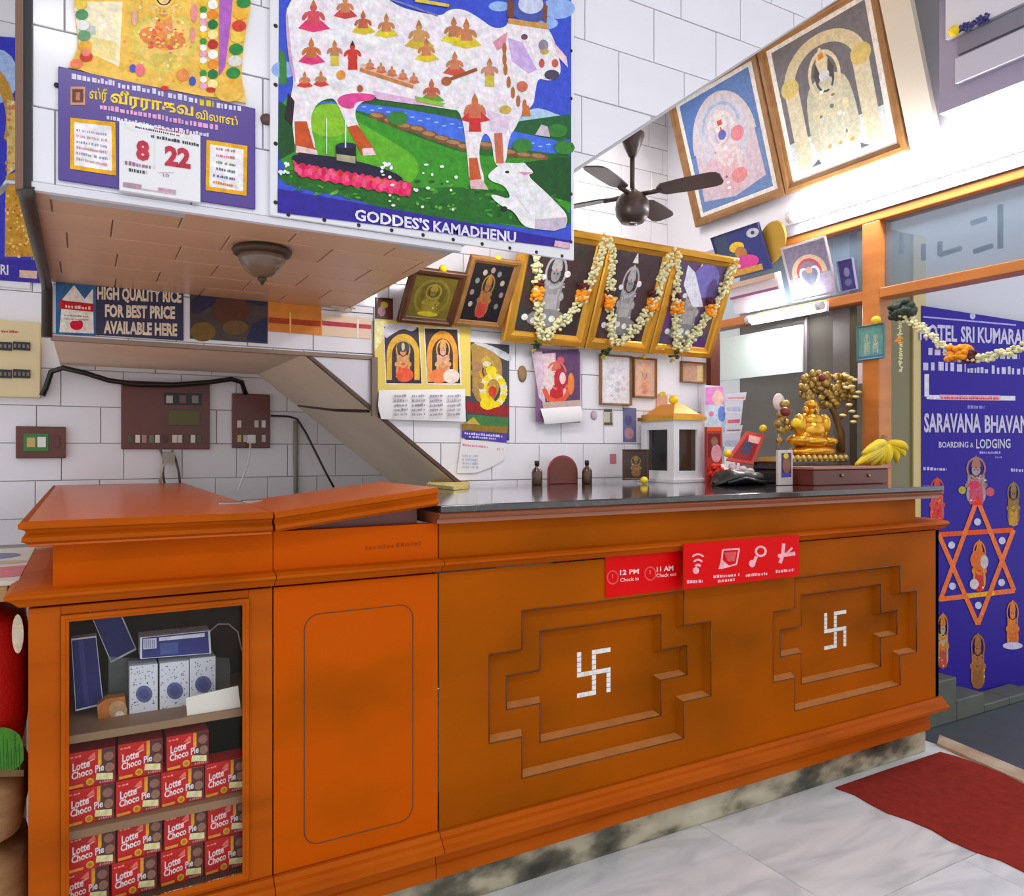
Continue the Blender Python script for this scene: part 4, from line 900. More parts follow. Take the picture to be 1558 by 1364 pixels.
framed('framed_picture', q, n, 0.026, 0.02, WOOD_BROWN, 'dark picture of a red robed deity beside the gilt frames', dB)
def dC(seed, bgc, silver):
    def f_(p):
        r = random.Random(seed); p.rect(0, 0, 1, 1, bgc)
        for i in range(12): p.ell(r.random(), r.random(), r.uniform(0.05, 0.16), r.uniform(0.05, 0.14), tuple(int(v * r.uniform(0.6, 1.25)) for v in bgc))
        deity(p, 0.46, 0.08, 0.62, 0.82, silver, tuple(int(v * 0.85) for v in silver), silver, arch=False)
        p.poly([(0.1, 0.86), (0.3, 0.72), (0.7, 0.74), (0.85, 0.88), (0.6, 0.94), (0.3, 0.94)], tuple(int(v * 0.8) for v in silver))
        for i in range(6): p.ell(0.12 + 0.14 * i, 0.84 + 0.03 * math.sin(i * 2), 0.05, 0.035, (240, 238, 230))
        p.poly([(0.40, 0.12), (0.46, 0.0), (0.52, 0.12)], (230, 230, 226)); p.ell(0.64, 0.34, 0.05, 0.035, (236, 236, 232)); p.ell(0.28, 0.40, 0.045, 0.03, (236, 236, 232))
        if seed == 3:
            p.ell(0.62, 0.2, 0.28, 0.2, (120, 110, 190)); p.poly([(0.18, 0.05), (0.36, 0.12), (0.72, 0.5), (0.5, 0.52), (0.2, 0.28)], (236, 236, 250)); p.ell(0.8, 0.3, 0.1, 0.14, (90, 70, 130))
    return f_
GF = []
LEN = 0.468
for k, (x0, x1, sd, bgc, nm) in enumerate(((1.447, 1.840, 1, (62, 46, 46), 'left'), (1.843, 2.186, 2, (72, 50, 56), 'middle'), (2.189, 2.562, 3, (92, 74, 112), 'right'))):
    q, n = lean_rect(x0, x1, 2.655, 1.662, LEN, 23); GF.append((q, n))
    framed('gilt_picture', q, n, 0.048, 0.03, GOLDFRAME, f'gilt framed silver deity picture with a flower garland, {nm} of the three', dC(sd, bgc, (178, 176, 176)), group='gilt pictures above the counter')
# garlands over the gilt frames
CREAM = M('cream_jasmine', (226, 222, 176), 0.7, var=0.12, vscale=80); MARI = M('orange_marigold', (240, 150, 10), 0.7, var=0.2, vscale=90); ROSE = M('dark_red_rose', (86, 18, 24), 0.7)
def strand(pts, r, seed, step=0.0125):
    """dense string of small blossoms along a path"""
    rr = random.Random(seed); g = G(); acc = 0.0
    for a, b_ in zip(pts[:-1], pts[1:]):
        L = (b_ - a).length; k = max(1, int(L / step)); d = (b_ - a).normalized()
        for i in range(k):
            c = a.lerp(b_, i / k)
            for j in range(6):
                o_ = Vector((rr.uniform(-1, 1), rr.uniform(-1, 0.4), rr.uniform(-1, 1))) * r * 0.75
                s = r * rr.uniform(0.28, 0.46); g.ell(c + o_, (s, s, s * 0.8), 6, 4)
    return g
def clump(c, r, seed, k=10, stretch=(1, 1, 1)):
    rr = random.Random(seed); g = G()
    for i in range(k * 3):
        o_ = Vector((rr.uniform(-1, 1) * stretch[0], rr.uniform(-1, 1) * stretch[1], rr.uniform(-1, 1) * stretch[2])) * r * 0.72; s = r * rr.uniform(0.26, 0.42); g.ell(c + o_, (s, s, s * 0.8), 7, 5)
    return g
def garland(px_l, px_r, bottom, fl, label, k, pln):
    o = thing('flower_garland', pln.pt(*bottom, 0.02), label, 'garland', 'garlands on the gilt pictures')
    for s_, path in enumerate((px_l, px_r)): strand([pln.pt(u, v, 0.022) for u, v in path], 0.023, k * 7 + s_).build('blossom_strand', CREAM, o)
    for j, (u, v) in enumerate(fl):
        clump(pln.pt(u, v, 0.026), 0.031, k * 5 + j, 16, (0.9, 0.8, 1)).build('marigold', MARI, o); clump(pln.pt(u + 2, v - 16, 0.026), 0.022, k * 5 + j + 3, 10, (1.2, 0.8, 0.6)).build('rose', ROSE, o)
    b_ = pln.pt(*bottom, 0.02); lf = clump(b_, 0.022, k, 9); lf.build('leaf_tassel', LEAF, o)
    clump(b_ + Vector((-0.02, -0.005, -0.03)), 0.012, k + 1, 5).build('lime_bud', M('lime_bud', (186, 176, 40), 0.6), o)
pg = Plane(GF[0][0][3], GF[0][1])
garland([(814, 372), (816, 400), (817, 430), (818, 460), (820, 490), (821, 518)], [(921, 364), (912, 392), (900, 420), (886, 452), (862, 484), (838, 506), (824, 518)], (816, 524), [(818, 447), (886, 451)], 'cream jasmine garland with marigolds on the left gilt picture', 1, pg)
garland([(930, 370), (929, 410), (928, 440), (928, 470), (930, 500), (932, 526)], [(1018, 384), (1010, 412), (1000, 440), (990, 468), (970, 494), (950, 514), (936, 528)], (922, 534), [(927, 461), (993, 464)], 'cream jasmine garland with marigolds on the middle gilt picture', 2, pg)
garland([(1030, 392), (1029, 430), (1028, 460), (1027, 490), (1028, 515), (1030, 534)], [(1116, 400), (1106, 426), (1094, 452), (1080, 476), (1062, 500), (1046, 520), (1034, 534)], (1026, 540), [(1029, 468), (1080, 474)], 'cream jasmine garland with marigolds on the right gilt picture', 3, pg)
def lemon(p, r, label): G().ell(p, (r, r, r * 0.92), 12, 8).build('lemon', LEMON, None, label, 'lemon', 'offered lemons')
lemon(at(674, 409, Y=2.50), 0.0155, 'lemon on top of the small dark frame'); lemon(at(757, 395, Y=2.49), 0.0155, 'lemon on top of the red deity frame')
lemon(at(642, 491, Y=2.66), 0.014, 'lemon at the top of the yellow two-picture calendar')

# small garlanded picture half hidden by the landing edge
q = rectify(PY(YT), [(571, 452), (597, 456), (596, 487), (571, 484)])
framed('framed_picture', q, Vector((0, -1, 0)), 0.008, 0.012, WOOD_DARK, 'tiny dark red picture tucked beside the landing edge', lambda p: (p.rect(0, 0, 1, 1, (120, 40, 50)), p.ell(0.5, 0.3, 0.3, 0.2, (200, 190, 30)), p.ell(0.3, 0.7, 0.3, 0.3, (196, 150, 160))))

# ------------------------------------------------------------ calendars on the spine wall
ZY = (480, 420, 5.564)
o, p = sign('wall_calendar', [(570, 488), (711, 495.5), (720, 604), (570, 597)], PY(YS - 0.012), 0.002, M('yellow_card', (232, 206, 92), 0.4), 'yellow wall calendar card showing two arched deities', 'calendar', ZY)
p.poly([(500, 380), (600, 385), (620, 470), (500, 640)], (246, 240, 170)); p.poly([(575, 400), (880, 425), (905, 920), (590, 920)], (236, 230, 220)); p.poly([(580, 430), (872, 435), (898, 912), (600, 908)], (58, 48, 58))
p.poly([(575, 400), (880, 420), (820, 480), (740, 440), (640, 500), (585, 540)], (214, 206, 222))
def arch_px(p, x, y, w, h, gold, dark): p.ring(x, y + h * 0.46, w * 0.5, h * 0.46, w * 0.16, gold, math.pi, 2 * math.pi); p.rect(x - w * 0.5, y + h * 0.46, x - w * 0.34, y + h * 0.98, gold); p.rect(x + w * 0.34, y + h * 0.46, x + w * 0.5, y + h * 0.98, gold)
arch_px(p, 742, 490, 280, 400, (226, 178, 56), None); deity(p, 742, 500, 230, 400, (232, 90, 50), (222, 150, 110), (210, 170, 80), arch=False); p.ell(755, 840, 75, 58, (232, 92, 56)); p.ell(742, 600, 55, 45, (74, 66, 80)); p.ell(742, 600, 14, 34, (220, 200, 130))
p.poly([(915, 430), (1218, 445), (1238, 925), (940, 920)], (236, 230, 220)); p.poly([(925, 445), (1200, 455), (1226, 910), (950, 908)], (66, 52, 48))
arch_px(p, 1075, 465, 260, 440, (236, 160, 50), None); deity(p, 1080, 500, 220, 400, (226, 140, 90), (226, 170, 150), (224, 168, 96), arch=False); p.ell(1040, 850, 80, 60, (236, 130, 70)); p.ell(1150, 850, 70, 60, (240, 220, 206))
p.build('print', o)
pg2 = G(); A = [at(u, v, Y=YS - 0.016) for u, v in ((577, 594), (708, 592))]; B = [at(u, v, Y=YS - 0.03) for u, v in ((575, 618), (708, 616))]; Cc = [at(u, v, Y=YS - 0.022) for u, v in ((580, 638), (709, 642))]
def sheet(rows, m=8):
    g = G(); rings = []
    for a, b_ in rows: rings.append([a.lerp(b_, j / m) for j in range(m + 1)])
    g.loft(rings, closed=False, caps=False, smooth=True); return g
PAPER = M('calendar_paper', (236, 234, 236), 0.7)
so = sheet([A, B, Cc]).build('date_sheet', PAPER, o)
pp = Print(PY(YS - 0.033)); 
for k in range(5):
    for j in range(4): pp.scrib(600 + 27 * j, 605 + 7 * k, 620 + 27 * j, 604 + 7 * k, 4, (166, 160, 172), 0.7, k * 5 + j)
pp.build('date_print', so, PR_MATT)
Z2 = (690, 510, 5.93)
o, p = sign('wall_calendar', [(712, 518), (779, 528), (770, 674), (704, 666)], PY(YS - 0.006), 0.002, M('dark_calendar_card', (58, 56, 64), 0.4), 'tall calendar of a flower covered deity on a dark ground', 'calendar', Z2)
p.poly([(150, 60), (300, 90), (430, 200), (445, 360), (380, 600), (170, 620), (170, 180)], (176, 140, 70)); p.poly([(160, 70), (250, 60), (520, 170), (525, 240), (440, 220), (330, 130)], (206, 210, 216))
p.poly([(115, 600), (500, 640), (490, 745), (110, 690)], (150, 36, 40)); p.poly([(125, 715), (495, 745), (490, 830), (225, 815), (130, 770)], (66, 122, 66)); p.poly([(75, 800), (230, 815), (490, 830), (485, 890), (75, 855)], (150, 116, 40)); p.poly([(100, 800), (180, 740), (240, 810)], (206, 176, 70))
r = random.Random(4)
deity(p, 300, 150, 260, 520, (226, 190, 30), (186, 130, 80), (206, 170, 60), arch=False)
for i in range(26):
    a = 2 * math.pi * i / 26; p.ell(360 + 95 * math.cos(a), 500 + 130 * math.sin(a), 34, 28, [(244, 220, 20), (228, 224, 190), (240, 206, 30)][i % 3], 10)
p.ell(352, 510, 38, 50, (206, 60, 44)); p.ell(310, 620, 70, 55, (246, 222, 20)); p.ell(340, 320, 50, 40, (244, 216, 30)); p.ell(300, 260, 40, 24, (214, 214, 180))
for i in range(10): p.ell(r.uniform(170, 260), r.uniform(220, 520), 26, 30, (170, 130, 90), 8)
p.poly([(75, 860), (485, 895), (478, 972), (75, 925)], (84, 66, 176)); p.scrib(100, 895, 440, 925, 22, (220, 214, 240), 0.7, 3); p.scrib(140, 925, 380, 945, 18, (220, 214, 240), 0.7, 4)
p.build('print', o)
g = G(); pts = [at(u, v, Y=YS - 0.008) for u, v in ((702, 668), (771, 675), (766, 700), (746, 712), (724, 720), (695, 720))]; g.prism(pts, (0, 0.0012, 0)); so = g.build('date_sheet', PAPER, o)
pp = Print(PY(YS - 0.008), zoom=Z2); pp.scrib(80, 1000, 310, 1022, 20, (236, 150, 170), 0.8, 2); pp.scrib(390, 1040, 450, 1040, 26, (240, 190, 200), 0.8, 4)
for k in range(4): pp.scrib(80, 1100 + 34 * k, 220, 1104 + 34 * k, 22, (196, 200, 226), 0.7, 10 + k)
pp.build('date_print', so, PR_MATT)
o, p = sign('wall_calendar', [(808, 534), (881, 530), (884, 640), (822, 646)], PY(YS - 0.03), 0.002, M('violet_calendar_card', (120, 84, 120), 0.4), 'calendar of a red robed goddess with curling lower pages', 'calendar', Z2)
p.poly([(705, 150), (1130, 125), (1140, 620), (800, 650)], (96, 66, 104)); p.poly([(705, 150), (800, 150), (830, 640), (770, 560)], (214, 190, 206)); p.poly([(800, 170), (920, 160), (930, 560), (830, 560)], (226, 200, 206))
deity(p, 930, 200, 330, 420, (196, 36, 44), (226, 190, 186), (214, 110, 90), arch=False); p.ring(930, 470, 130, 150, 40, (228, 92, 60), 0.1, math.pi - 0.1); p.ell(965, 400, 60, 100, (190, 40, 54)); p.ell(985, 390, 28, 55, (238, 206, 210)); p.ell(1060, 440, 30, 100, (226, 130, 60)); p.ell(965, 230, 34, 36, (214, 90, 100))
p.ell(860, 400, 50, 100, (226, 206, 206)); p.poly([(800, 610), (1140, 585), (1150, 650), (810, 660)], (196, 170, 160)); p.build('print', o)
A = [at(u, v, Y=YS - 0.034) for u, v in ((822, 622), (884, 618))]; B = [at(u, v, Y=YS - 0.05) for u, v in ((826, 634), (886, 630))]; Cc = [at(u, v, Y=YS - 0.04) for u, v in ((829, 646), (888, 641))]
sheet([A, B, Cc]).build('date_sheet', PAPER, o)

# small frames and tags further right on the same wall
def flat(name, quad, w, d, fmat, label, draw, back, y=YS - 0.001, cat='framed picture'):
    q = rectify(PY(y), quad); return framed(name, q, Vector((0, -1, 0)), w, d, fmat, label, draw, back, cat)
r = random.Random(5)
def pale(p):
    p.rect(0, 0, 1, 1, (234, 228, 232))
    for i in range(14): p.ell(r.uniform(0.2, 0.8), r.uniform(0.2, 0.9), r.uniform(0.03, 0.1), r.uniform(0.02, 0.06), r.choice([(206, 200, 214), (220, 206, 206), (190, 186, 200)]), 9)
flat('framed_picture', [(911, 541), (958, 540), (958, 617), (911, 617)], 0.009, 0.02, WOOD_BROWN, 'narrow framed picture of pale washed-out figures below the gilt frames', pale, (230, 226, 230))
def rosy(p):
    p.rect(0, 0, 1, 1, (226, 176, 150)); deity(p, 0.5, 0.15, 0.7, 0.8, (214, 140, 110), (220, 160, 140), (220, 170, 110), arch=False)
flat('framed_picture', [(961, 545), (996, 545), (996, 606), (961, 606)], 0.009, 0.02, WOOD_BROWN, 'small salmon pink framed picture next to the pale one', rosy, (220, 170, 150))
flat('framed_picture', [(1034, 550), (1070, 552), (1070, 583), (1034, 583)], 0.008, 0.02, WOOD_BROWN, 'small squarish brown picture near the end post', lambda p: (p.rect(0, 0, 1, 1, (196, 150, 120)), p.rect(0.7, 0.1, 0.95, 0.95, (220, 190, 130))), (190, 150, 120))
lemon(at(980, 543, Y=YS - 0.03), 0.010, 'tiny lemon above the salmon pink picture')
def smallprint(name, quad, col, label, cat='picture card', y=YS - 0.001, extra=None):
    o, p = sign(name, quad, PY(y), 0.003, M('card_%d_%d_%d' % col, col, 0.5), label, cat)
    if extra: extra(p); p.build('print', o)
    return o
smallprint('picture_card', [(999, 548), (1033, 549), (1033, 600), (999, 602)], (238, 236, 242), 'blank white card under the right garland')
smallprint('picture_card', [(948, 620), (969, 622), (966, 672), (948, 674)], (104, 104, 146), 'narrow blue grey card beside the white shrine', extra=lambda p: p.ell(957, 660, 7, 9, (190, 140, 150)).ell(956, 640, 6, 8, (84, 86, 130)))
smallprint('picture_card', [(998, 602), (1016, 602), (1014, 626), (998, 628)], (214, 160, 130), 'small peach card behind the shrine roof', extra=lambda p: p.ell(1008, 600, 5, 4, (220, 190, 60)))
smallprint('paper_tag', [(918, 622), (933, 622), (932, 648), (918, 648)], (196, 190, 176), 'little grey tag below the pale framed picture', 'tag', extra=lambda p: p.rect(919, 623, 931, 627, (90, 86, 80)).rect(919, 643, 932, 647, (96, 90, 70)).rect(928, 628, 931, 643, (120, 110, 96)))
smallprint('paper_tag', [(928, 690), (937, 692), (937, 705), (928, 705)], (206, 120, 140), 'tiny pink and red sticker low on the tiled wall', 'sticker')
def disc(c, rx, rz, mat, label, cat):
    G().lathe(c, [(0.0, 0.0), (rx, 0.0), (rx, -0.006), (rx * 0.8, -0.009), (0.0, -0.009)], 20, 'y', squash=rz / rx).build(cat.replace(' ', '_'), mat, None, label, cat)
disc(at(794, 569, Y=YS - 0.001), 0.020, 0.034, M('olive_plaque', (140, 110, 70), 0.5), 'oval tan plaque on the tiles between two calendars', 'oval plaque')
disc(at(903, 632, Y=YS - 0.001), 0.015, 0.020, M('grey_disc', (186, 168, 178), 0.5), 'small round mauve sticker left of the grey tag', 'round sticker')

# ------------------------------------------------------------ things on the black worktop
ZT = 1.083
def on(u, y): p = at(u, 700, Y=y); return Vector((p.x, y, ZT))
AMB = M('amber_glass', (74, 42, 20), 0.15, coat=0.4)
for u, lab in ((817, 'left'), (893, 'right')):
    c = on(u, 2.58); o = thing('amber_bottle', c, f'small amber bottle standing {lab} of the round brown plaque', 'bottle', 'amber bottles by the plaque')
    G().lathe(c, [(0.0, 0.0), (0.020, 0.0), (0.022, 0.004), (0.022, 0.050), (0.017, 0.062), (0.008, 0.070), (0.0075, 0.080)], 16).build('body', AMB, o)
    G().lathe(c, [(0.0095, 0.078), (0.0095, 0.096), (0.0, 0.097)], 12).build('cap', BLACK_P, o)
c = on(858, 2.60); w2 = 0.068; pts = [Vector((c.x - w2, c.y, ZT)), Vector((c.x + w2, c.y, ZT))] + [Vector((c.x + w2 * math.cos(math.pi * k / 14), c.y, ZT + 0.045 + 0.068 * math.sin(math.pi * k / 14))) for k in range(15)]
o = thing('round_plaque', c, 'round topped red brown wooden plaque between the amber bottles', 'plaque')
G().prism(pts, (0, 0.018, 0)).build('board', MAHOG, o, bevel=0.003)
pts2 = [Vector((c.x + (p.x - c.x) * 1.05, c.y + 0.004, ZT + (p.z - ZT) * 1.04)) for p in pts]
G().prism(pts2, (0, 0.012, 0)).build('red_rim', M('red_rim', (150, 36, 30), 0.4), o)
flat('framed_picture', [(947, 686), (985, 682), (985, 730), (947, 731)], 0.008, 0.012, WOOD_DARK, 'dark standing picture left of the white shrine', lambda p: (p.rect(0, 0, 1, 1, (60, 48, 40)), deity(p, 0.5, 0.1, 0.8, 0.85, (140, 90, 40), (120, 84, 60), (150, 120, 50), arch=False)), (54, 44, 38), y=2.52)
lemon(on(980, 2.42) + Vector((0, 0, 0.016)), 0.0165, 'lemon lying on the worktop before the dark picture')
# white shrine cabinet
y0 = 2.45; xa = at(1025, 700, Y=y0).x; xb = at(1069, 700, Y=y0).x; y1 = 2.665; zt = 1.351
o = thing('white_shrine', ((xa + xb) / 2, (y0 + y1) / 2, ZT), 'white painted shrine cabinet with glass doors and stepped gold roof', 'shrine')
WP = M('white_enamel_wood', (226, 226, 230), 0.35)
G().box(xa - 0.02, y0 - 0.02, ZT, xb + 0.02, y1 + 0.01, ZT + 0.016).build('base', WP, o, bevel=0.002)
fr = G()
for (x_, y_) in ((xa, y0), (xb - 0.03, y0), (xa, y1 - 0.04), (xb - 0.03, y1 - 0.04)): fr.box(x_, y_, ZT + 0.016, x_ + 0.03, y_ + 0.04, zt)
fr.box(xa + 0.001, y0 + 0.001, ZT + 0.016, xb - 0.001, y1 - 0.001, ZT + 0.05); fr.box(xa + 0.001, y0 + 0.001, zt - 0.04, xb - 0.001, y1 - 0.001, zt)
fr.build('carcass', WP, o)
G().box(xa + 0.03, y0 + 0.012, ZT + 0.05, xb - 0.03, y0 + 0.015, zt - 0.04).build('front_pane', glass('brown_shrine_glass', (92, 72, 56), 0.05, 0.45), o)
G().box(xa + 0.012, y0 + 0.04, ZT + 0.05, xa + 0.015, y1 - 0.04, zt - 0.04).build('side_pane', glass('dark_shrine_glass', (50, 46, 46), 0.05, 0.4), o)
G().box(xb - 0.012, y0 + 0.04, ZT + 0.05, xb - 0.008, y1 - 0.002, zt - 0.04).build('far_side', M('shrine_inside', (64, 54, 48), 0.6), o)
G().box(xa + 0.03, y1 - 0.012, ZT + 0.05, xb - 0.012, y1 - 0.008, zt - 0.04).build('back_board', M('shrine_inside', (64, 54, 48), 0.6), o)
rf = G(); rf.box(xa - 0.012, y0 - 0.012, zt, xb + 0.012, y1 + 0.012, zt + 0.016); rf.build('roof_cornice', GOLD, o)
rg = G(); rg.prism([(xa, y0, zt + 0.016), (xb, y0, zt + 0.016), (xb, y1, zt + 0.016), (xa, y1, zt + 0.016)], (0, 0, 0.012)); rg.loft([[Vector((xa + 0.01 + k * 0.05, y0 + 0.01 + k * 0.05, zt + 0.028 + k * 0.045)), Vector((xb - 0.01 - k * 0.05, y0 + 0.01 + k * 0.05, zt + 0.028 + k * 0.045)), Vector((xb - 0.01 - k * 0.05, y1 - 0.01 - k * 0.05, zt + 0.028 + k * 0.045)), Vector((xa + 0.01 + k * 0.05, y1 - 0.01 - k * 0.05, zt + 0.028 + k * 0.045))] for k in (0, 1)], smooth=False)
rg.build('stepped_roof', M('orange_gold_paint', (226, 160, 70), 0.35, 0.3), o)
c = Vector((xa + 0.08, (y0 + y1) / 2 - 0.02, ZT + 0.05)); g = G(); g.lathe(c, [(0, 0), (0.026, 0), (0.03, 0.03), (0.02, 0.07), (0.024, 0.10), (0.012, 0.13), (0, 0.135)], 14); g.build('idol', M('orange_idol', (214, 120, 40), 0.5), o)
lemon(Vector((xa + 0.075, y0 + 0.085, zt + 0.092)), 0.022, 'lemon on the roof of the white shrine')
# tall packet, red picture and sachet stand right of the shrine
def standcard(name, quad, y, d, col, label, cat, draw):
    q = rectify(PY(y), quad); g = G(); g.prism(q, (0, d, 0)); o = g.build(name, M('card_%d_%d_%d' % col, col, 0.4), None, label, cat); p = Print(PY(y)); draw(p); p.build('print', o); return o
def dpk(p):
    p.poly([(1073, 590), (1101, 588), (1101, 616), (1073, 616)], (236, 150, 214)); p.ell(1092, 606, 8, 12, (246, 206, 190)); p.poly([(1073, 616), (1101, 616), (1101, 648), (1073, 648)], (214, 230, 246)); p.ell(1098, 630, 6, 12, (120, 150, 230)); p.ell(1082, 630, 4, 4, (230, 130, 170))
standcard('tall_packet', [(1072, 588), (1102, 586), (1102, 738), (1072, 738)], 2.60, 0.02, (226, 226, 238), 'tall pink and pale blue packet standing behind the shrine', 'packet', dpk)
standcard('picture_card', [(1074, 650), (1098, 650), (1098, 741), (1076, 741)], 2.40, 0.012, (176, 44, 36), 'red picture card with pale figure right of the shrine', 'picture card', lambda p: (p.rect(1076, 650, 1097, 656, (240, 96, 40)), p.rect(1077, 660, 1096, 696, (120, 40, 34)), p.ell(1090, 690, 8, 14, (220, 160, 170)), p.ell(1087, 672, 5, 7, (150, 110, 90))))
c = on(1120, 2.62); o = thing('sachet_stand', c, 'thin stand of hanging white and pink sachets behind the black pouch', 'sachet stand')
G().tube([c, c + Vector((0, 0, 0.40))], 0.003, 6).build('rod', STEEL, o); G().lathe(c, [(0, 0), (0.05, 0), (0.05, 0.006), (0, 0.008)], 16).build('foot', BLACK_P, o)
for k, (va, vb, u0, u1) in enumerate(((599, 609, 1104, 1136), (611, 628, 1103, 1131), (630, 646, 1104, 1129), (649, 658, 1103, 1130), (660, 680, 1100, 1127))):
    g = G(); y = 2.60 - 0.006 * k; a = [at(u0, va, Y=y), at(u1, va - 2, Y=y), at(u1 - 2, vb, Y=y), at(u0, vb, Y=y)]; g.prism(a, (0, 0.004, 0)); s_ = g.build('sachet', M('sachet_white', (220, 222, 236), 0.35), o)
    pp = Print(PY(y)); pp.poly([(u0 + 3, (va + vb) / 2 + 1), (u1 - 3, (va + vb) / 2), (u1 - 4, vb - 2), (u0 + 3, vb - 2)], [(230, 150, 150), (190, 206, 236), (220, 110, 140), (150, 120, 120), (196, 210, 240)][k]); pp.build('print', s_)
# red leaning picture with lemon, flowers, pouch
pl_ = Plane(on(1135, 2.30), Vector((-0.25, -0.9, 0.35)))
q = [pl_.pt(*p) for p in ((1136, 656), (1164, 662), (1146, 707), (1106, 700))]; g = G(); g.prism(q, pl_.n * -0.012)
o = g.build('leaning_picture', M('red_frame_paint', (206, 60, 50), 0.4), None, 'red framed picture tilted among flowers behind the black pouch', 'framed picture')
Print(pl_).poly([(1138, 662), (1158, 666), (1143, 702), (1113, 697)], (150, 40, 50)).poly([(1134, 672), (1146, 674), (1140, 692), (1126, 690)], (70, 76, 100)).poly([(1140, 662), (1158, 666), (1154, 676), (1138, 672)], (240, 190, 180)).build('print', o)
sp = g = clump(on(1118, 2.34) + Vector((0, 0, 0.042)), 0.05, 9, 18, (2.2, 0.8, 0.7)); g.build('offering_flowers', M('white_pink_flowers', (226, 206, 206), 0.8, var=0.2, vscale=60), None, 'white and pink flowers heaped behind the black pouch', 'flowers')
clump(on(1089, 2.30) + Vector((0, 0, 0.055)), 0.03, 4, 10).build('red_flower', M('scarlet_flower', (226, 50, 30), 0.7), None, 'scarlet flower head at the left of the black pouch', 'flower')
lemon(pl_.pt(1161, 652, 0.01), 0.017, 'lemon on the tip of the tilted red picture'); lemon(on(1107, 2.29) + Vector((0, 0, 0.125)), 0.017, 'lemon among the white and pink flowers')
g = G(); rr = random.Random(3)
c = on(1124, 2.18)
rings = []
for i in range(15):                       # limp leather bag: lumpy loft with a sagging middle fold
    t = i / 14; x = c.x - 0.135 + 0.27 * t; h = (0.012 + 0.055 * math.sin(math.pi * t) ** 0.7) * (1 + 0.16 * math.sin(t * 8.5)); wy = 0.015 + 0.055 * math.sin(math.pi * t) ** 0.6
    rings.append([Vector((x + 0.006 * math.sin(a * 3 + i), c.y + wy * math.cos(a), ZT + max(0.0005, h * (0.48 + 0.52 * math.sin(a)) + 0.004 * math.sin(5 * a + i * 1.3)))) for a in [2 * math.pi * j / 18 for j in range(18)]])
g.loft(rings)
g.tube([Vector((c.x - 0.11, c.y - 0.05, ZT + 0.012)), Vector((c.x - 0.04, c.y - 0.075, ZT + 0.03)), Vector((c.x + 0.05, c.y - 0.07, ZT + 0.014)), Vector((c.x + 0.12, c.y - 0.04, ZT + 0.012))], 0.006, 6)
g.build('black_pouch', M('black_leather', (32, 30, 36), 0.35, bump=0.3, bscale=40), None, 'crumpled black pouch lying on the worktop', 'pouch')
# gold laughing figurine under a coin tree
c = on(1232, 2.22); o = thing('gold_figurine', Vector((c.x, c.y, ZT)), 'shiny gold seated figurine under a coin tree on a black stand', 'figurine')
bx0, bx1 = at(1197, 700, Y=2.14).x, at(1297, 700, Y=2.14).x
G().box(bx0, 2.14, ZT, bx1, 2.34, ZT + 0.055).box(bx0 + 0.01, 2.15, ZT + 0.055, bx1 - 0.01, 2.33, ZT + 0.092).build('stand', M('black_lacquer', (26, 24, 28), 0.25, coat=0.3), o, bevel=0.006)
zb = ZT + 0.092; k = 0.0027
def fg(u, v, y=2.22): return at(u, v, Y=y)
fig = G(); fig.ell(fg(1236, 687, 2.225), (0.135, 0.07, 0.030), 18, 8)
for (u, v, rx, ry, rz) in ((1234, 672, 0.10, 0.06, 0.030), (1215, 670, 0.055, 0.05, 0.026), (1256, 672, 0.055, 0.05, 0.026), (1234, 655, 0.070, 0.055, 0.050), (1234, 640, 0.058, 0.045, 0.038), (1235, 624, 0.032, 0.032, 0.034), (1234, 616, 0.026, 0.028, 0.022), (1216, 646, 0.026, 0.03, 0.046), (1254, 646, 0.026, 0.03, 0.046), (1222, 663, 0.030, 0.03, 0.018), (1248, 660, 0.036, 0.03, 0.018), (1243, 624, 0.010, 0.014, 0.016), (1226, 624, 0.010, 0.014, 0.016)):
    fig.ell(fg(u, v, 2.215 if rx > 0.03 else 2.205), (rx, ry, rz), 14, 9)
fo = fig.build('seated_figure', GOLD, o)
fc = G(); hp = fg(1235, 624, 2.215)
for dx in (-0.011, 0.011): fc.ell(hp + Vector((dx - 0.012, -0.029, 0.006)), (0.004, 0.003, 0.003), 8, 5)
fc.ell(hp + Vector((-0.012, -0.031, -0.013)), (0.011, 0.003, 0.004), 8, 5); fc.build('face_marks', WOOD_DARK, fo)
fn = G(); fn.ell(hp + Vector((-0.012, -0.033, -0.003)), (0.005, 0.006, 0.006), 8, 5); fn.build('nose', GOLD, fo)
ls = G()
for i in range(12): x = bx0 + 0.02 + (bx1 - bx0 - 0.04) * i / 11; ls.ell((x, 2.16, zb + 0.014), (0.011, 0.014, 0.014), 8, 5)
ls.box(bx0 + 0.02, 2.16, zb, bx1 - 0.02, 2.31, zb + 0.018); ls.build('lotus_rim', M('pale_gold', (206, 178, 96), 0.35, 0.5), o)
tr = G(); tr.tube([fg(1278, 688, 2.27), fg(1280, 660, 2.28), fg(1270, 630, 2.28), fg(1255, 602, 2.28)], [0.022, 0.018, 0.014, 0.010], 8); tr.tube([fg(1274, 640, 2.28), fg(1290, 622, 2.27), fg(1300, 610, 2.26)], [0.012, 0.009, 0.006], 8); tr.tube([fg(1262, 612, 2.28), fg(1240, 595, 2.28), fg(1222, 598, 2.28)], [0.011, 0.008, 0.005], 8)
tr.build('tree_trunk', M('antique_gold_brown', (112, 84, 44), 0.4, 0.4), o)
LEAFG = M('antique_gold', (168, 138, 70), 0.35, 0.6, var=0.2, vscale=40); rr = random.Random(6); lf = G()
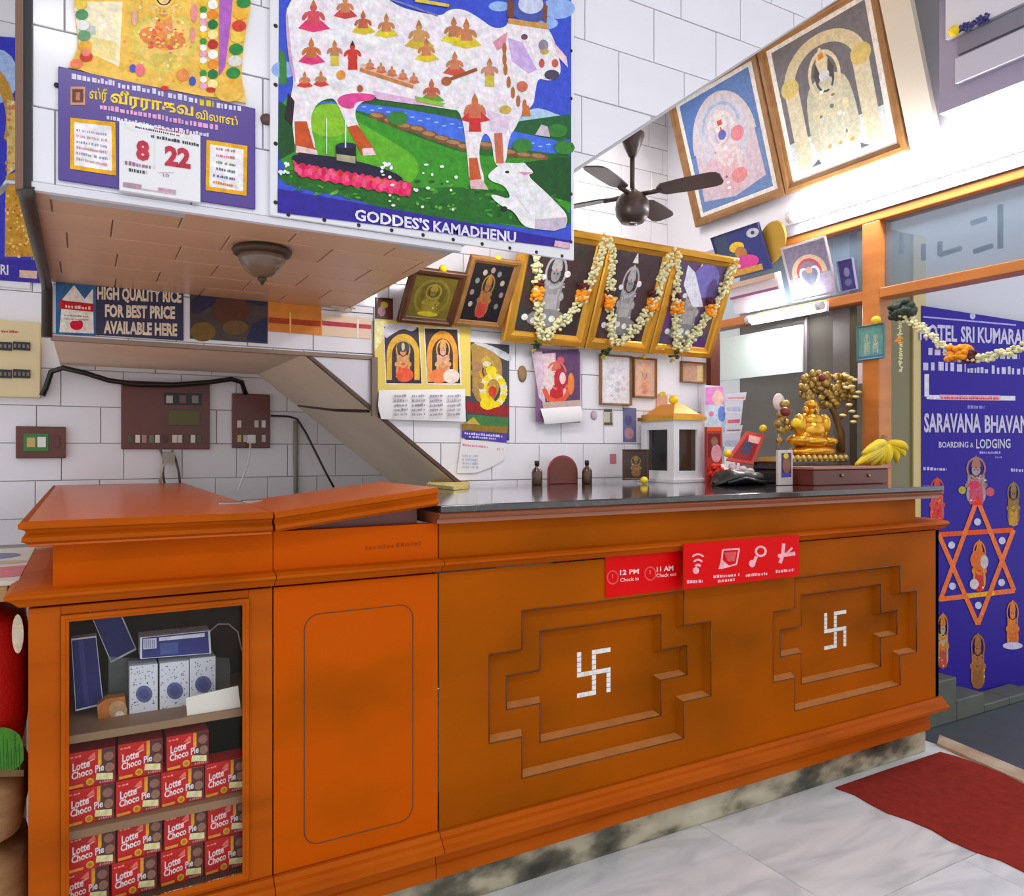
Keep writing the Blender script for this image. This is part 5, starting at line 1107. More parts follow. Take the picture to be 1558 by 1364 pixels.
for i in range(170):
    u, v = rr.uniform(1218, 1298), rr.uniform(568, 628)
    if (u - 1258) ** 2 / 42 ** 2 + (v - 592) ** 2 / 30 ** 2 > 1 or (v > 606 and u < 1245): continue
    lf.ell(fg(u, v, 2.28 + rr.uniform(-0.05, 0.04)), (rr.uniform(0.014, 0.026), 0.012, rr.uniform(0.012, 0.02)), 8, 5)
for i in range(16): lf.ell(fg(1192 + rr.uniform(-10, 14), 640 + rr.uniform(-26, 32), 2.24), (0.018, 0.014, 0.016), 8, 5)
lf.build('coin_foliage', LEAFG, o)
co = G()
for (u, v) in ((1288, 572), (1300, 578), (1296, 588), (1306, 597), (1302, 604), (1288, 590), (1292, 616), (1296, 626), (1303, 634), (1282, 632), (1298, 642), (1294, 575)):
    co.ell(fg(u, v, 2.20), (0.022, 0.012, 0.008), 10, 6)
co.build('gold_coins', M('bright_pale_gold', (244, 226, 160), 0.25, 0.6), o)
rd = G(); rd.ell(fg(1195, 627, 2.18), (0.024, 0.02, 0.020), 10, 7); rd.ell(fg(1251, 575, 2.22), (0.018, 0.015, 0.018), 10, 7); rd.build('red_fruit', M('dark_red_fruit', (120, 24, 22), 0.4), o)
lemon(fg(1211, 644, 2.13), 0.021, 'lemon resting on the lap of the gold figurine')
c = on(1184, 2.42); o = thing('round_mirror', c, 'pale round hand mirror on a thin foot behind the gold figurine', 'mirror')
p0 = at(1185, 612, Y=2.42); G().tube([c, p0], 0.004, 6).build('stem', STEEL, o); G().lathe(p0, [(0, 0.004), (0.036, 0.004), (0.040, 0), (0.036, -0.004), (0, -0.004)], 24, 'y').build('disc', M('pale_pink_disc', (222, 204, 206), 0.3), o)
standcard('picture_card', [(1184, 686), (1206, 684), (1206, 738), (1184, 738)], 2.06, 0.01, (206, 196, 190), 'small upright purple picture at the corner of the black stand', 'picture card', lambda p: (p.poly([(1189, 690), (1204, 689), (1204, 726), (1189, 727)], (74, 54, 110)), p.ell(1197, 708, 6, 13, (150, 100, 80)), p.ell(1196, 694, 4, 4, (220, 200, 40)), p.rect(1190, 720, 1204, 726, (90, 80, 180))))
x0, x1 = at(1238, 720, Y=1.98).x, at(1352, 720, Y=1.98).x
o = thing('wooden_box', ((x0 + x1) / 2, 2.04, ZT), 'flat red brown wooden box before the gold figurine', 'box')
G().box(x0, 1.98, ZT, x1, 2.115, ZT + 0.062).build('case', MAHOG, o, bevel=0.004); G().box(x0 - 0.006, 1.972, ZT + 0.0625, x1 + 0.006, 2.12, ZT + 0.074).build('lid', M('rosy_lid', (168, 110, 96), 0.3, coat=0.2), o, bevel=0.003)
for u in (1281, 1322): g = G(); p0 = at(u, 724, Y=1.978); g.lathe(p0, [(0, -0.006), (0.006, -0.005), (0.007, 0)], 12, 'y'); g.build('stud', M('brass', (170, 130, 70), 0.3, 0.8), o)
# bananas
YEL = ramp_mat('ripe_banana', [(0.3, (206, 178, 10)), (0.6, (242, 214, 20)), (0.9, (226, 204, 40))], (1, 1, 1), 8, 4, 0.45)
o = thing('banana_bunch', at(1338, 709, Y=2.04), 'bunch of ripe yellow bananas on the end of the wooden box', 'bananas')
stem = at(1345, 676, Y=2.08)
rr = random.Random(2)
for i, (u, v) in enumerate(((1302, 707), (1316, 704), (1326, 708), (1312, 690), (1348, 706), (1364, 704), (1380, 684), (1376, 694), (1338, 708), (1322, 682))):
    tip = at(u, v, Y=2.03 + 0.02 * (i % 3)); mid = stem.lerp(tip, 0.5) + Vector((rr.uniform(-0.01, 0.01), -0.03, 0.022))
    pts = [stem * (1 - t) ** 2 + mid * 2 * t * (1 - t) + tip * t * t for t in [j / 8 for j in range(9)]]
    G().tube(pts, [0.008, 0.013, 0.018, 0.0195, 0.020, 0.0195, 0.017, 0.012, 0.006], 8).build('banana', YEL, o)
G().tube([stem, stem + Vector((-0.005, 0.0, 0.02)), stem + Vector((0.002, 0.0, 0.035))], [0.016, 0.014, 0.012], 8).build('stalk', M('brown_stalk', (150, 112, 60), 0.7), o)
# paper packet at the flap end of the worktop
g = G(); pts = [at(u, v, Z=ZT + 0.001) for u, v in ((648, 741), (660, 734), (684, 731), (716, 735), (712, 744), (690, 746))]
g.prism(pts, (0, 0, 0.012)); g.build('cloth_wad', M('pale_yellow_cloth', (206, 188, 120), 0.8, var=0.25, vscale=50), None, 'folded pale yellow cloth at the left end of the black worktop', 'cloth')

# ------------------------------------------------------------ right wall: big leaning pictures, tubes, shelf pictures
def side_rect(y_far, y_near, x, z, length, deg):
    t = math.radians(deg); e = Vector((-math.sin(t), 0, math.cos(t))) * length; a, b_ = Vector((x, y_far, z)), Vector((x, y_near, z)); return [a + e, b_ + e, b_, a], Vector((-math.cos(t), 0, -math.sin(t)))
def big1(p):
    p.rect(0, 0, 1, 1, (226, 222, 218)); p.rect(0.05, 0.035, 0.95, 0.965, (74, 112, 176)); p.rect(0.05, 0.5, 0.95, 0.965, (96, 126, 176))
    p.ring(0.5, 0.48, 0.40, 0.40, 0.10, (196, 186, 190), math.pi, 2 * math.pi); p.poly([(0.12, 0.48), (0.88, 0.48), (0.90, 0.86), (0.5, 0.93), (0.10, 0.88)], (196, 178, 190)); p.ell(0.5, 0.42, 0.33, 0.3, (190, 186, 200)); p.ring(0.5, 0.36, 0.24, 0.2, 0.03, (150, 170, 200), math.pi, 2 * math.pi)
    deity(p, 0.5, 0.16, 0.62, 0.74, (204, 168, 178), (206, 186, 192), (206, 196, 196), dark=(176, 166, 184), arch=False, face=True); p.rect(0.47, 0.30, 0.53, 0.34, (190, 60, 40)); p.ell(0.5, 0.42, 0.05, 0.04, (80, 90, 170)); p.ell(0.68, 0.46, 0.08, 0.06, (206, 120, 130)); p.ell(0.6, 0.78, 0.1, 0.06, (206, 130, 130)); p.ell(0.3, 0.66, 0.1, 0.1, (200, 170, 184))
def big2(p):
    p.rect(0, 0, 1, 1, (232, 230, 226)); p.rect(0.05, 0.035, 0.95, 0.965, (104, 104, 112)); p.rect(0.05, 0.72, 0.95, 0.965, (196, 206, 206))
    p.ring(0.5, 0.36, 0.40, 0.28, 0.11, (206, 196, 160), math.pi, 2 * math.pi); p.rect(0.10, 0.36, 0.24, 0.93, (206, 200, 172)); p.rect(0.76, 0.36, 0.90, 0.93, (206, 200, 172)); p.ell(0.16, 0.34, 0.09, 0.07, (206, 186, 110)); p.ell(0.84, 0.34, 0.09, 0.07, (206, 186, 110))
    p.poly([(0.26, 0.93), (0.28, 0.46), (0.40, 0.36), (0.60, 0.36), (0.72, 0.46), (0.74, 0.93)], (190, 190, 166)); deity(p, 0.5, 0.12, 0.56, 0.78, (196, 200, 180), (200, 198, 176), (214, 206, 170), dark=(70, 70, 80), arch=False); p.poly([(0.40, 0.34), (0.44, 0.26), (0.47, 0.36), (0.44, 0.40)], (70, 66, 74)); p.poly([(0.60, 0.34), (0.56, 0.26), (0.53, 0.36), (0.56, 0.40)], (70, 66, 74)); p.ell(0.5, 0.36, 0.05, 0.035, (206, 214, 224)); p.rect(0.475, 0.21, 0.525, 0.25, (220, 130, 50))
    for k in range(9): p.ell(0.36 + 0.035 * k, 0.86 + 0.02 * math.sin(k * 2), 0.025, 0.014, [(226, 226, 230), (120, 160, 200), (226, 150, 90)][k % 3], 8)
    p.poly([(0.3, 0.90), (0.42, 0.86), (0.58, 0.86), (0.70, 0.90), (0.5, 0.95)], (226, 230, 232)); p.poly([(0.22, 0.94), (0.30, 0.90), (0.32, 0.94)], (90, 90, 100)); p.poly([(0.70, 0.94), (0.70, 0.90), (0.78, 0.94)], (90, 90, 100))
q, n = side_rect(3.262, 2.622, 3.085, 2.51, 0.72, 17.5); framed('large_picture', q, n, 0.045, 0.035, WOOD_BROWN, 'large framed picture with blue ground leaning from the upper right wall', big1, (226, 224, 220))
q, n = side_rect(2.618, 1.978, 3.085, 2.51, 0.72, 17.5); framed('large_picture', q, n, 0.045, 0.035, WOOD_BROWN, 'large framed picture of a cream standing deity leaning over the door', big2, (226, 224, 220))
q, n = side_rect(1.965, 1.845, 3.085, 2.52, 0.70, 20); g = G(); g.prism(q, n * 0.03); g.build('cream_board', M('cream_board', (206, 198, 182), 0.5), None, 'narrow plain cream board leaning beside the large pictures', 'board')
def tube_lamp(a, b_, r, power, label, n_=Vector((1, 0, 0))):
    d = (b_ - a).normalized(); o = thing('tube_light', (a + b_) / 2, label, 'tube light')
    g = G(); g.tube([a, b_], r, 12); g.build('glowing_tube', M('glow_%d' % power, (255, 252, 255), 0.4, emit=power), o)
    for e0, e1 in ((a - d * 0.03, a), (b_, b_ + d * 0.03)): cg_ = G(); cg_.tube([e0, e1], r * 1.15, 12); cg_.build('end_cap', M('tube_cap', (206, 206, 212), 0.4), o)
    g = G(); s_ = 0.024; sv = d.cross(n_).normalized() * s_
    e = [a - d * 0.03 + n_ * (r + 0.012), b_ + d * 0.03 + n_ * (r + 0.012)]
    g.prism([e[0] - sv, e[0] - sv + n_ * 0.016, e[0] + sv + n_ * 0.016, e[0] + sv], e[1] - e[0]); g.build('batten', M('tube_batten', (232, 232, 238), 0.4), o)
    return o
pa_ = at(1207, 329, X=3.02); pb_ = at(1620, 204, X=3.02); pb_.z = pa_.z
tube_lamp(pa_, pb_, 0.024, 34, 'long glowing tube light on the wall above the door frame')
zs_ = lambda x: ZS + SL * (x - 0.835) - 0.045
tube_lamp(Vector((1.11, 2.10, zs_(1.11))), Vector((1.36, 2.10, zs_(1.36))), 0.014, 80, 'added fill tube hidden on the sloping stair underside behind the cow sign', Vector((-0.588, 0, 0.809)))  # added lamp, unseen behind the sign, to brighten the spine wall
p1_, p2_ = at(1143, 486, X=3.03), at(1243, 469, X=3.03); p2_.z = p1_.z
tube_lamp(p1_, p2_, 0.018, 70, 'short glowing tube light under the shelf pictures')
def side_pic(name, quad, x, deg, w, fmat, label, draw, back):
    pl0 = at(*quad[3], X=x); pln = lean_side(pl0, deg); q = rectify(pln, quad); return framed(name, q, pln.n, w, 0.015, fmat, label, draw, back)
FRB = M('blue_frame_paint', (52, 56, 120), 0.4)
def bluepic(p):
    p.rect(0, 0, 1, 1, (46, 58, 130)); p.rect(0, 0, 0.3, 0.6, (56, 74, 110)); p.ell(0.85, 0.16, 0.13, 0.1, (206, 210, 226)); p.ell(0.85, 0.16, 0.04, 0.04, (60, 66, 90)); p.ell(0.45, 0.36, 0.16, 0.12, (240, 206, 50)); p.ell(0.5, 0.52, 0.13, 0.16, (196, 130, 70)); p.ell(0.52, 0.74, 0.3, 0.17, (222, 70, 160)); p.rect(0.2, 0.86, 0.85, 0.99, (220, 168, 60)); p.ell(0.3, 0.6, 0.1, 0.14, (90, 96, 110))
side_pic('framed_picture', [(1087, 360), (1158, 336), (1172, 405), (1101, 432)], 3.05, 24, 0.006, FRB, 'blue picture of a pink seated deity in the corner above the partition', bluepic, (46, 58, 130))
pln = lean_side(at(1180, 402, X=3.06), 20); g = G(); pts = [pln.pt(1177 + 20 * math.cos(t) + 5 * math.sin(t) * -1, 368 + 33 * math.sin(t)) for t in [2 * math.pi * k / 28 for k in range(28)]]
g.prism(pts, pln.n * 0.016); g.build('gold_oval', M('dull_gold', (196, 156, 62), 0.4, 0.4), None, 'dull gold oval panel between the blue and the heart picture', 'oval panel', bevel=0.004)
def heart(p):
    p.rect(0, 0, 1, 1, (128, 122, 146)); p.rect(0, 0.6, 1, 1, (168, 162, 186)); p.ring(0.5, 0.55, 0.42, 0.34, 0.12, (206, 184, 156), math.pi * 0.95, 2.05 * math.pi); p.ring(0.5, 0.54, 0.30, 0.26, 0.06, (196, 80, 86), math.pi, 2 * math.pi)
    H = [(0.5, 0.88), (0.34, 0.74), (0.24, 0.58), (0.28, 0.46), (0.38, 0.43), (0.5, 0.50), (0.62, 0.43), (0.72, 0.46), (0.76, 0.58), (0.66, 0.74)]
    p.poly(H, (214, 212, 232)); p.poly([(0.5 + (x - 0.5) * 0.78, 0.62 + (y - 0.62) * 0.78) for x, y in H], (118, 126, 150)); p.ell(0.5, 0.5, 0.08, 0.06, (206, 160, 130))
side_pic('framed_picture', [(1194, 379), (1255, 355), (1277, 443), (1206, 463)], 3.06, 20, 0.010, M('grey_frame', (168, 160, 160), 0.4), 'grey framed picture of a pale heart wreath above the short tube light', heart, (128, 122, 146))
side_pic('picture_card', [(1276, 397), (1298, 392), (1307, 440), (1281, 444)], 3.07, 14, 0.004, M('lilac_frame', (150, 146, 190), 0.4), 'small blue card leaning inside the narrow transom pane', lambda p: (p.rect(0, 0, 1, 1, (66, 62, 130)), p.ell(0.5, 0.4, 0.2, 0.16, (140, 140, 196)), p.ell(0.5, 0.75, 0.25, 0.12, (110, 110, 176))), (66, 62, 130))
pln = lean_side(at(1125, 478, X=3.05), 16); q = rectify(pln, [(1116, 434), (1186, 410), (1199, 460), (1124, 480)])
o = thing('white_fixture', (q[2] + q[3]) / 2, 'white plastic box fixture glowing beside the short tube light', 'fixture'); g = G(); g.prism(q, pln.n * 0.03); g.build('case', M('bright_white_plastic', (238, 238, 248), 0.4), o, bevel=0.004)
g = G(); qq = [q[0].lerp(q[3], 0.42), q[1].lerp(q[2], 0.42), q[1].lerp(q[2], 0.5), q[0].lerp(q[3], 0.5)]; qq = [v + pln.n * 0.03 for v in qq]; g.prism(qq, pln.n * 0.012); g.build('red_slot', M('mauve_slot', (150, 100, 130), 0.5), o)
g = G(); qq = [v + pln.n * 0.03 for v in (q[0], q[1], q[1].lerp(q[2], 0.15), q[0].lerp(q[3], 0.15))]; g.prism(qq, pln.n * 0.02); g.build('top_ledge', M('peach_plastic', (220, 190, 170), 0.4), o)
# small teal picture, lemon and paper on the door post
pt = PX(XD0 - 0.001); q = [pt.pt(1305, 497), pt.pt(1347, 492), pt.pt(1347, 546), pt.pt(1306, 549)]; q = rectify(pt, [(1305, 497), (1347, 492), (1347, 546), (1306, 549)])
framed('framed_picture', q, Vector((-1, 0, 0)), 0.008, 0.012, M('teal_frame', (70, 120, 120), 0.4), 'small teal picture hung on the orange door post', lambda p: (p.rect(0, 0, 1, 1, (92, 150, 146)), deity(p, 0.35, 0.15, 0.4, 0.8, (120, 160, 150), (170, 180, 150), (150, 180, 160), arch=False), deity(p, 0.7, 0.2, 0.4, 0.75, (110, 140, 150), (180, 186, 160), (160, 176, 150), arch=False), p.rect(0, 0.92, 1, 1, (70, 110, 160))), (92, 150, 146))
lemon(at(1333, 487, X=XD0 - 0.02), 0.02, 'lemon hung above the teal picture on the door post')
q = rectify(PX(XR - 0.002), [(1305, 553), (1320, 551), (1320, 583), (1306, 584)]); g = G(); g.prism(q, (-0.002, 0, 0)); g.build('paper_slip', M('lilac_paper', (200, 190, 206), 0.6), None, 'lilac paper slip stuck below the teal picture', 'paper')

# ------------------------------------------------------------ blue banner and garland at the doorway
YBN = 2.285
zb_ = (1340, 440, 3.789)
pln = PY(YBN)
q = rectify(pln, [(1403, 468), (1620, 497), (1620, 1034), (1403, 1078)]); g = G(); g.prism(q, (0, 0.004, 0))
o = g.build('blue_banner', M('blue_vinyl', (50, 34, 150), 0.6, spec=0.12), None, 'tall blue hotel banner with white lettering and an orange star outside the door', 'banner')
p = Print(pln, zoom=zb_); Wt = (206, 200, 226)
p.line([(245, 160), (780, 208)], 9, (176, 170, 226)); p.ell(530, 155, 16, 20, (190, 190, 226))
p.text('HOTEL', 225, 290, 440, 302, 92, Wt, 0.03); p.text('SRI', 462, 302, 540, 306, 90, Wt, 0.03); p.text('KUMARAN', 560, 306, 860, 322, 88, Wt, 0.03)
p.scrib(275, 380, 390, 384, 48, Wt, 0.7, 3); p.scrib(560, 400, 800, 404, 40, Wt, 0.6, 4)
p.scrib(245, 468, 310, 470, 48, Wt, 0.6, 5); p.scrib(332, 470, 490, 478, 54, Wt, 0.5, 6); p.scrib(500, 482, 618, 486, 34, Wt, 0.5, 7); p.scrib(640, 488, 830, 494, 48, Wt, 0.5, 8)
p.line([(265, 490), (265, 620), (290, 624), (776, 630)], 26, (226, 222, 236)); p.line([(340, 624), (690, 628)], 30, (236, 170, 180)); p.scrib(350, 634, 680, 638, 14, (206, 60, 80), 0.7, 9)
p.scrib(500, 690, 600, 690, 20, (150, 140, 220), 0.6, 2)
p.text('SARAVANA', 250, 822, 578, 824, 108, Wt, 0.03); p.text('BHAVAN', 600, 824, 850, 826, 98, Wt, 0.03)
p.text('BOARDING', 335, 914, 505, 914, 34, Wt, 0.02); p.text('&', 515, 914, 535, 914, 30, Wt); p.text('LODGING', 550, 918, 748, 916, 54, Wt, 0.02); p.scrib(570, 950, 695, 950, 14, (170, 160, 226), 0.6, 2); p.scrib(660, 975, 700, 975, 12, (150, 140, 210), 0.6, 3)
p.scrib(245, 1045, 380, 1048, 20, (190, 186, 226), 0.7, 5); p.scrib(750, 1052, 830, 1055, 18, (190, 186, 226), 0.7, 6)
def fig_px(x, y, w, h, robe, skin, gold): deity(p, x, y, w, h, robe, skin, gold, arch=False)
fig_px(325, 1065, 150, 290, (214, 60, 60), (214, 96, 90), (206, 80, 60)); fig_px(550, 940, 210, 310, (206, 80, 110), (170, 150, 160), (170, 120, 100)); fig_px(765, 1090, 130, 280, (200, 150, 60), (150, 110, 70), (150, 120, 60))
p.ell(470, 1160, 22, 22, (190, 170, 60)); p.ell(540, 1130, 34, 26, (214, 60, 100)); p.ell(630, 1170, 26, 26, (206, 90, 110))
zs2 = (1390, 680, 3.25); pm = p.map3; p.map3 = lambda x, y, o_: pln.pt(zs2[0] + x / zs2[2], zs2[1] + y / zs2[2], o_)
OR1, OR2, OR3 = (232, 90, 40), (240, 120, 60), (244, 176, 40)
p.line([(125, 435), (495, 412)], 24, OR1); p.line([(130, 755), (500, 712)], 24, OR2); p.line([(260, 738), (400, 724)], 22, OR3)
p.line([(315, 260), (130, 765)], 22, OR2); p.line([(315, 260), (498, 712)], 22, OR2); p.line([(125, 435), (318, 880)], 22, OR2); p.line([(495, 412), (318, 880)], 22, OR2); p.poly([(290, 290), (318, 240), (342, 290)], (226, 60, 40))
for (x, y) in ((188, 487), (438, 465), (316, 372), (192, 690), (435, 672), (320, 785)): p.ell(x, y, 17, 18, (206, 206, 230))
deity(p, 325, 440, 120, 280, (214, 60, 60), (226, 150, 60), (226, 130, 40), arch=False); p.ell(320, 560, 40, 50, (222, 110, 50)); p.ell(350, 570, 20, 34, (206, 190, 190)); p.ell(300, 680, 22, 26, (220, 206, 210))
deity(p, 318, 900, 130, 300, (150, 100, 50), (176, 116, 70), (170, 110, 60), arch=False); deity(p, 145, 800, 100, 300, (196, 80, 60), (196, 170, 120), (214, 130, 40), arch=False); deity(p, 490, 740, 110, 260, (220, 110, 50), (220, 130, 60), (226, 130, 50), arch=False); p.ell(490, 985, 50, 18, (214, 206, 236))
p.line([(260, 1228), (520, 1190)], 12, (196, 190, 230)); p.line([(360, 1310), (560, 1275)], 28, (226, 222, 236))
p.build('lettering_and_pictures', o, PR_MATT)
gp = PX(XD0 - 0.03)
o = thing('door_garland', gp.pt(1370, 480), 'cream flower garland with a marigold swagged across the doorway', 'garland')
path = [(1366, 478), (1388, 490), (1404, 502), (1424, 520), (1444, 534), (1464, 543), (1484, 546), (1506, 543), (1530, 537), (1560, 528), (1600, 512)]
strand([gp.pt(u, v) for u, v in path], 0.022, 31, 0.014).build('blossom_strand', CREAM, o)
strand([gp.pt(u, v) for u, v in ((1368, 478), (1369, 520), (1370, 570))], 0.010, 33).build('blossom_strand', CREAM, o)
clump(gp.pt(1460, 537), 0.042, 2, 22, (1, 1.2, 0.8)).build('marigold', MARI, o); clump(gp.pt(1477, 543), 0.026, 5, 12).build('rose', ROSE, o); clump(gp.pt(1368, 518), 0.016, 3, 8).build('marigold', MARI, o)
clump(gp.pt(1374, 472), 0.05, 8, 22, (0.6, 1.3, 0.9)).build('leaf_tuft', M('dark_leaf_tuft', (42, 56, 44), 0.7, var=0.3, vscale=50), o)

# ------------------------------------------------------------ purple tear-off calendar on the stair face
YC = YF - 0.002
zc_ = (80, 0, 4.134)
q = rectify(PY(YC), [(88, 107), (388, 162), (388, 318), (89, 277)]); g = G(); x0, x1 = q[3].x, q[1].x; z0, z1 = q[3].z, q[1].z
g.box(x0, YC - 0.006, z0, x1, YC, z1); top_pts = [at(u, v, Y=YC) for u, v in ((104, 104), (120, 70), (116, -60), (384, -60), (380, 20), (362, 100), (372, 140), (374, 158), (200, 126))]
o = thing('tear_off_calendar', Vector(((x0 + x1) / 2, YC, z0)), 'purple tear-off calendar reading 8 and 22 below an ornate golden picture', 'calendar')
g.build('card', M('purple_card', (76, 50, 140), 0.25, coat=0.4), o, bevel=0.002)
g = G(); g.prism(top_pts, (0, -0.005, 0)); g.build('picture_card', M('golden_card', (240, 200, 90), 0.3, coat=0.2), o)
p = Print(PY(YC - 0.005), zoom=zc_)
p.poly([(130, 10), (125, -200), (1230, -200), (1245, 0), (1180, 440), (1215, 655), (500, 520), (105, 435), (165, 300)], (246, 196, 86)); p.poly0([(130, 10), (440, 10), (420, 420), (170, 300), (150, 150)], (250, 238, 200)); p.poly([(160, 150), (270, 165), (272, 220), (165, 205)], (206, 210, 200)); p.poly([(165, 220), (400, 260), (400, 380), (180, 330)], (250, 224, 150))  # pale cream patch at the left paints glare into the picture
p.ring(700, 260, 200, 190, 26, (226, 206, 96)); p.ell(700, 250, 172, 165, (248, 206, 110)); p.ell(690, 240, 150, 70, (240, 140, 70), rot=0.2); p.ell(700, 370, 90, 40, (226, 200, 90)); p.ell(700, 90, 70, 90, (244, 200, 110)); p.ell(700, 60, 34, 44, (240, 190, 140)); deity(p, 700, -140, 300, 380, (240, 150, 80), (246, 206, 130), (238, 190, 60), arch=False)
r = random.Random(8)
for i in range(40): a = r.uniform(0, 6.28); rr_ = r.uniform(0.2, 0.95); p.ell(695 + 150 * rr_ * math.cos(a), 240 + 75 * rr_ * math.sin(a), 14, 10, r.choice([(236, 110, 60), (248, 180, 60), (230, 90, 90), (250, 220, 120)]), 7)
for i in range(60): p.ell(r.uniform(450, 900), r.uniform(-150, 520), r.uniform(5, 12), r.uniform(5, 12), r.choice([(250, 220, 120), (236, 170, 60), (250, 236, 170), (240, 150, 90)]), 6)
cols = [(60, 150, 60), (250, 246, 240), (240, 170, 200), (250, 246, 240), (246, 200, 40)]
for k in range(18): p.ell(948, -140 + 40 * k, 24, 21, cols[k % 5], 9)
cols = [(36, 120, 60), (246, 230, 150), (186, 46, 40), (244, 240, 230), (236, 140, 40)]
for k in range(12): p.ell(1008, -160 + 66 * k * 0.95, 34, 31, cols[k % 5], 9)
p.poly([(1050, -100), (1140, -100), (1120, 150), (1085, 420), (1045, 480)], (176, 96, 190))
cols = [(214, 66, 50), (246, 206, 80), (44, 140, 66), (224, 220, 210), (44, 140, 66), (244, 180, 60)]
for k in range(9): p.ell(1200 - 9 * k + (10 if k < 2 else 0), -60 + 74 * k, 46, 36, cols[(k + 3) % 6], 10)
cl2 = [(214, 66, 50), (246, 206, 80), (90, 150, 100), (236, 232, 226), (120, 170, 120), (244, 180, 60)]
for k in range(7): p.ell(170 + 7 * k, -40 + 66 * k, 42, 34, cl2[k % 6], 10)
p.ell(880, 510, 22, 30, (70, 90, 200)); p.ell(505, 430, 22, 26, (80, 96, 200)); p.ell(550, 440, 30, 40, (236, 120, 130)); p.ell(820, 470, 40, 40, (240, 150, 80)); p.ell(890, 80, 20, 60, (240, 150, 150)); p.ell(880, 220, 16, 50, (240, 150, 150)); p.ell(515, 110, 16, 50, (246, 190, 170)); p.ell(1110, 580, 90, 60, (240, 190, 80)); p.ell(705, 555, 26, 16, (226, 60, 40)); p.ell(995, 565, 30, 16, (206, 50, 40)); p.ell(150, 400, 40, 30, (240, 130, 90)); p.ell(210, 330, 30, 24, (240, 140, 110))
p.build('picture', o, PR_GLOSS)
p = Print(PY(YC - 0.006), zoom=zc_); W1 = (226, 216, 240); YL = (250, 214, 60); PK = (236, 170, 214)
p.scrib(120, 495, 390, 540, 34, W1, 0.7, 2); p.scrib(412, 552, 650, 592, 36, W1, 0.6, 3); p.scrib(662, 600, 910, 650, 40, W1, 0.6, 4); p.scrib(925, 662, 1012, 674, 40, (226, 206, 40), 0.7, 5); p.scrib(1032, 678, 1190, 700, 34, W1, 0.6, 6)
p.rect(112, 545, 205, 660, (206, 150, 120)); p.rect(124, 560, 194, 645, (110, 66, 60)); p.rect(146, 580, 172, 630, (190, 130, 90))
p.text('ஸ்ரீ', 232, 618, 345, 632, 62, YL, 0.02); p.text('வீரராகவ', 365, 640, 885, 728, 70, YL, 0.03); p.text('விலாஸ்', 900, 742, 1165, 790, 50, YL, 0.02)
p.scrib(298, 686, 700, 756, 34, PK, 0.7, 7); p.scrib(710, 762, 1050, 820, 34, PK, 0.7, 8); p.scrib(340, 750, 620, 800, 28, W1, 0.7, 9); p.scrib(640, 806, 990, 862, 26, W1, 0.7, 10)
for a, b_, c_, d_ in (((112, 740), (395, 770), (400, 1105), (110, 1062)), ((968, 880), (1225, 918), (1220, 1232), (962, 1196))):
    p.poly([a, b_, c_, d_], (240, 176, 20)); cx, cy = (a[0] + c_[0]) / 2, (a[1] + c_[1]) / 2; p.poly([(cx + (x - cx) * 0.82, cy + (y - cy) * 0.84) for x, y in (a, b_, c_, d_)], (244, 240, 244))
for k in range(6): p.scrib(150, 826 + 36 * k, 345, 856 + 38 * k, 18, [(150, 150, 170), (220, 150, 150)][k % 2], 0.5, 20 + k)
for k, c_ in enumerate([(180, 120, 110), (214, 120, 130), (120, 150, 90), (110, 110, 130), (110, 110, 140), (226, 130, 30)]): p.scrib(1030 - (k > 3) * 20, 942 + 42 * k, 1150, 960 + 44 * k, 18, c_, 0.6, 30 + k)
p.build('lettering', o, PR_GLOSS)
pad = [at(80 + x / 4.134, y / 4.134, Y=YC - 0.007) for x, y in ((430, 770), (935, 870), (915, 1285), (408, 1200))]
pq = rectify(PY(YC - 0.007), [(80 + x / 4.134, y / 4.134) for x, y in ((430, 770), (935, 870), (915, 1285), (408, 1200))]); g = G(); g.prism(pq, (0, -0.012, 0)); g.build('tear_off_pad', PAPER, o)
p = Print(PY(YC - 0.019), zoom=zc_); RD = (196, 66, 84)
p.poly([(440, 760), (560, 775), (900, 850), (895, 880), (840, 870), (600, 830), (470, 820)], (240, 238, 240)); p.scrib(520, 805, 800, 860, 14, (90, 90, 100), 0.6, 2); p.scrib(640, 810, 860, 850, 12, (190, 80, 80), 0.6, 3); p.scrib(620, 865, 920, 922, 22, (80, 76, 84), 0.6, 4)
p.text('8', 525, 998, 610, 1008, 118, RD, 0.05); p.text('22', 705, 1032, 868, 1056, 118, RD, 0.05); p.scrib(455, 1035, 640, 1066, 26, (170, 120, 150), 0.6, 5); p.scrib(480, 1078, 590, 1096, 22, (90, 90, 90), 0.6, 6); p.text('10', 695, 1112, 732, 1116, 22, (150, 120, 140)); p.rect(660, 1085, 762, 1088, (200, 170, 180))
p.poly([(445, 1145), (560, 1162), (560, 1192), (443, 1175)], (186, 150, 160)); p.poly([(665, 1180), (776, 1196), (776, 1225), (665, 1210)], (200, 160, 176)); p.line([(560, 1190), (776, 1222)], 8, (214, 186, 196)); p.line([(640, 830), (640, 1060)], 2, (220, 216, 222)); p.build('date_print', o, PR_MATT)

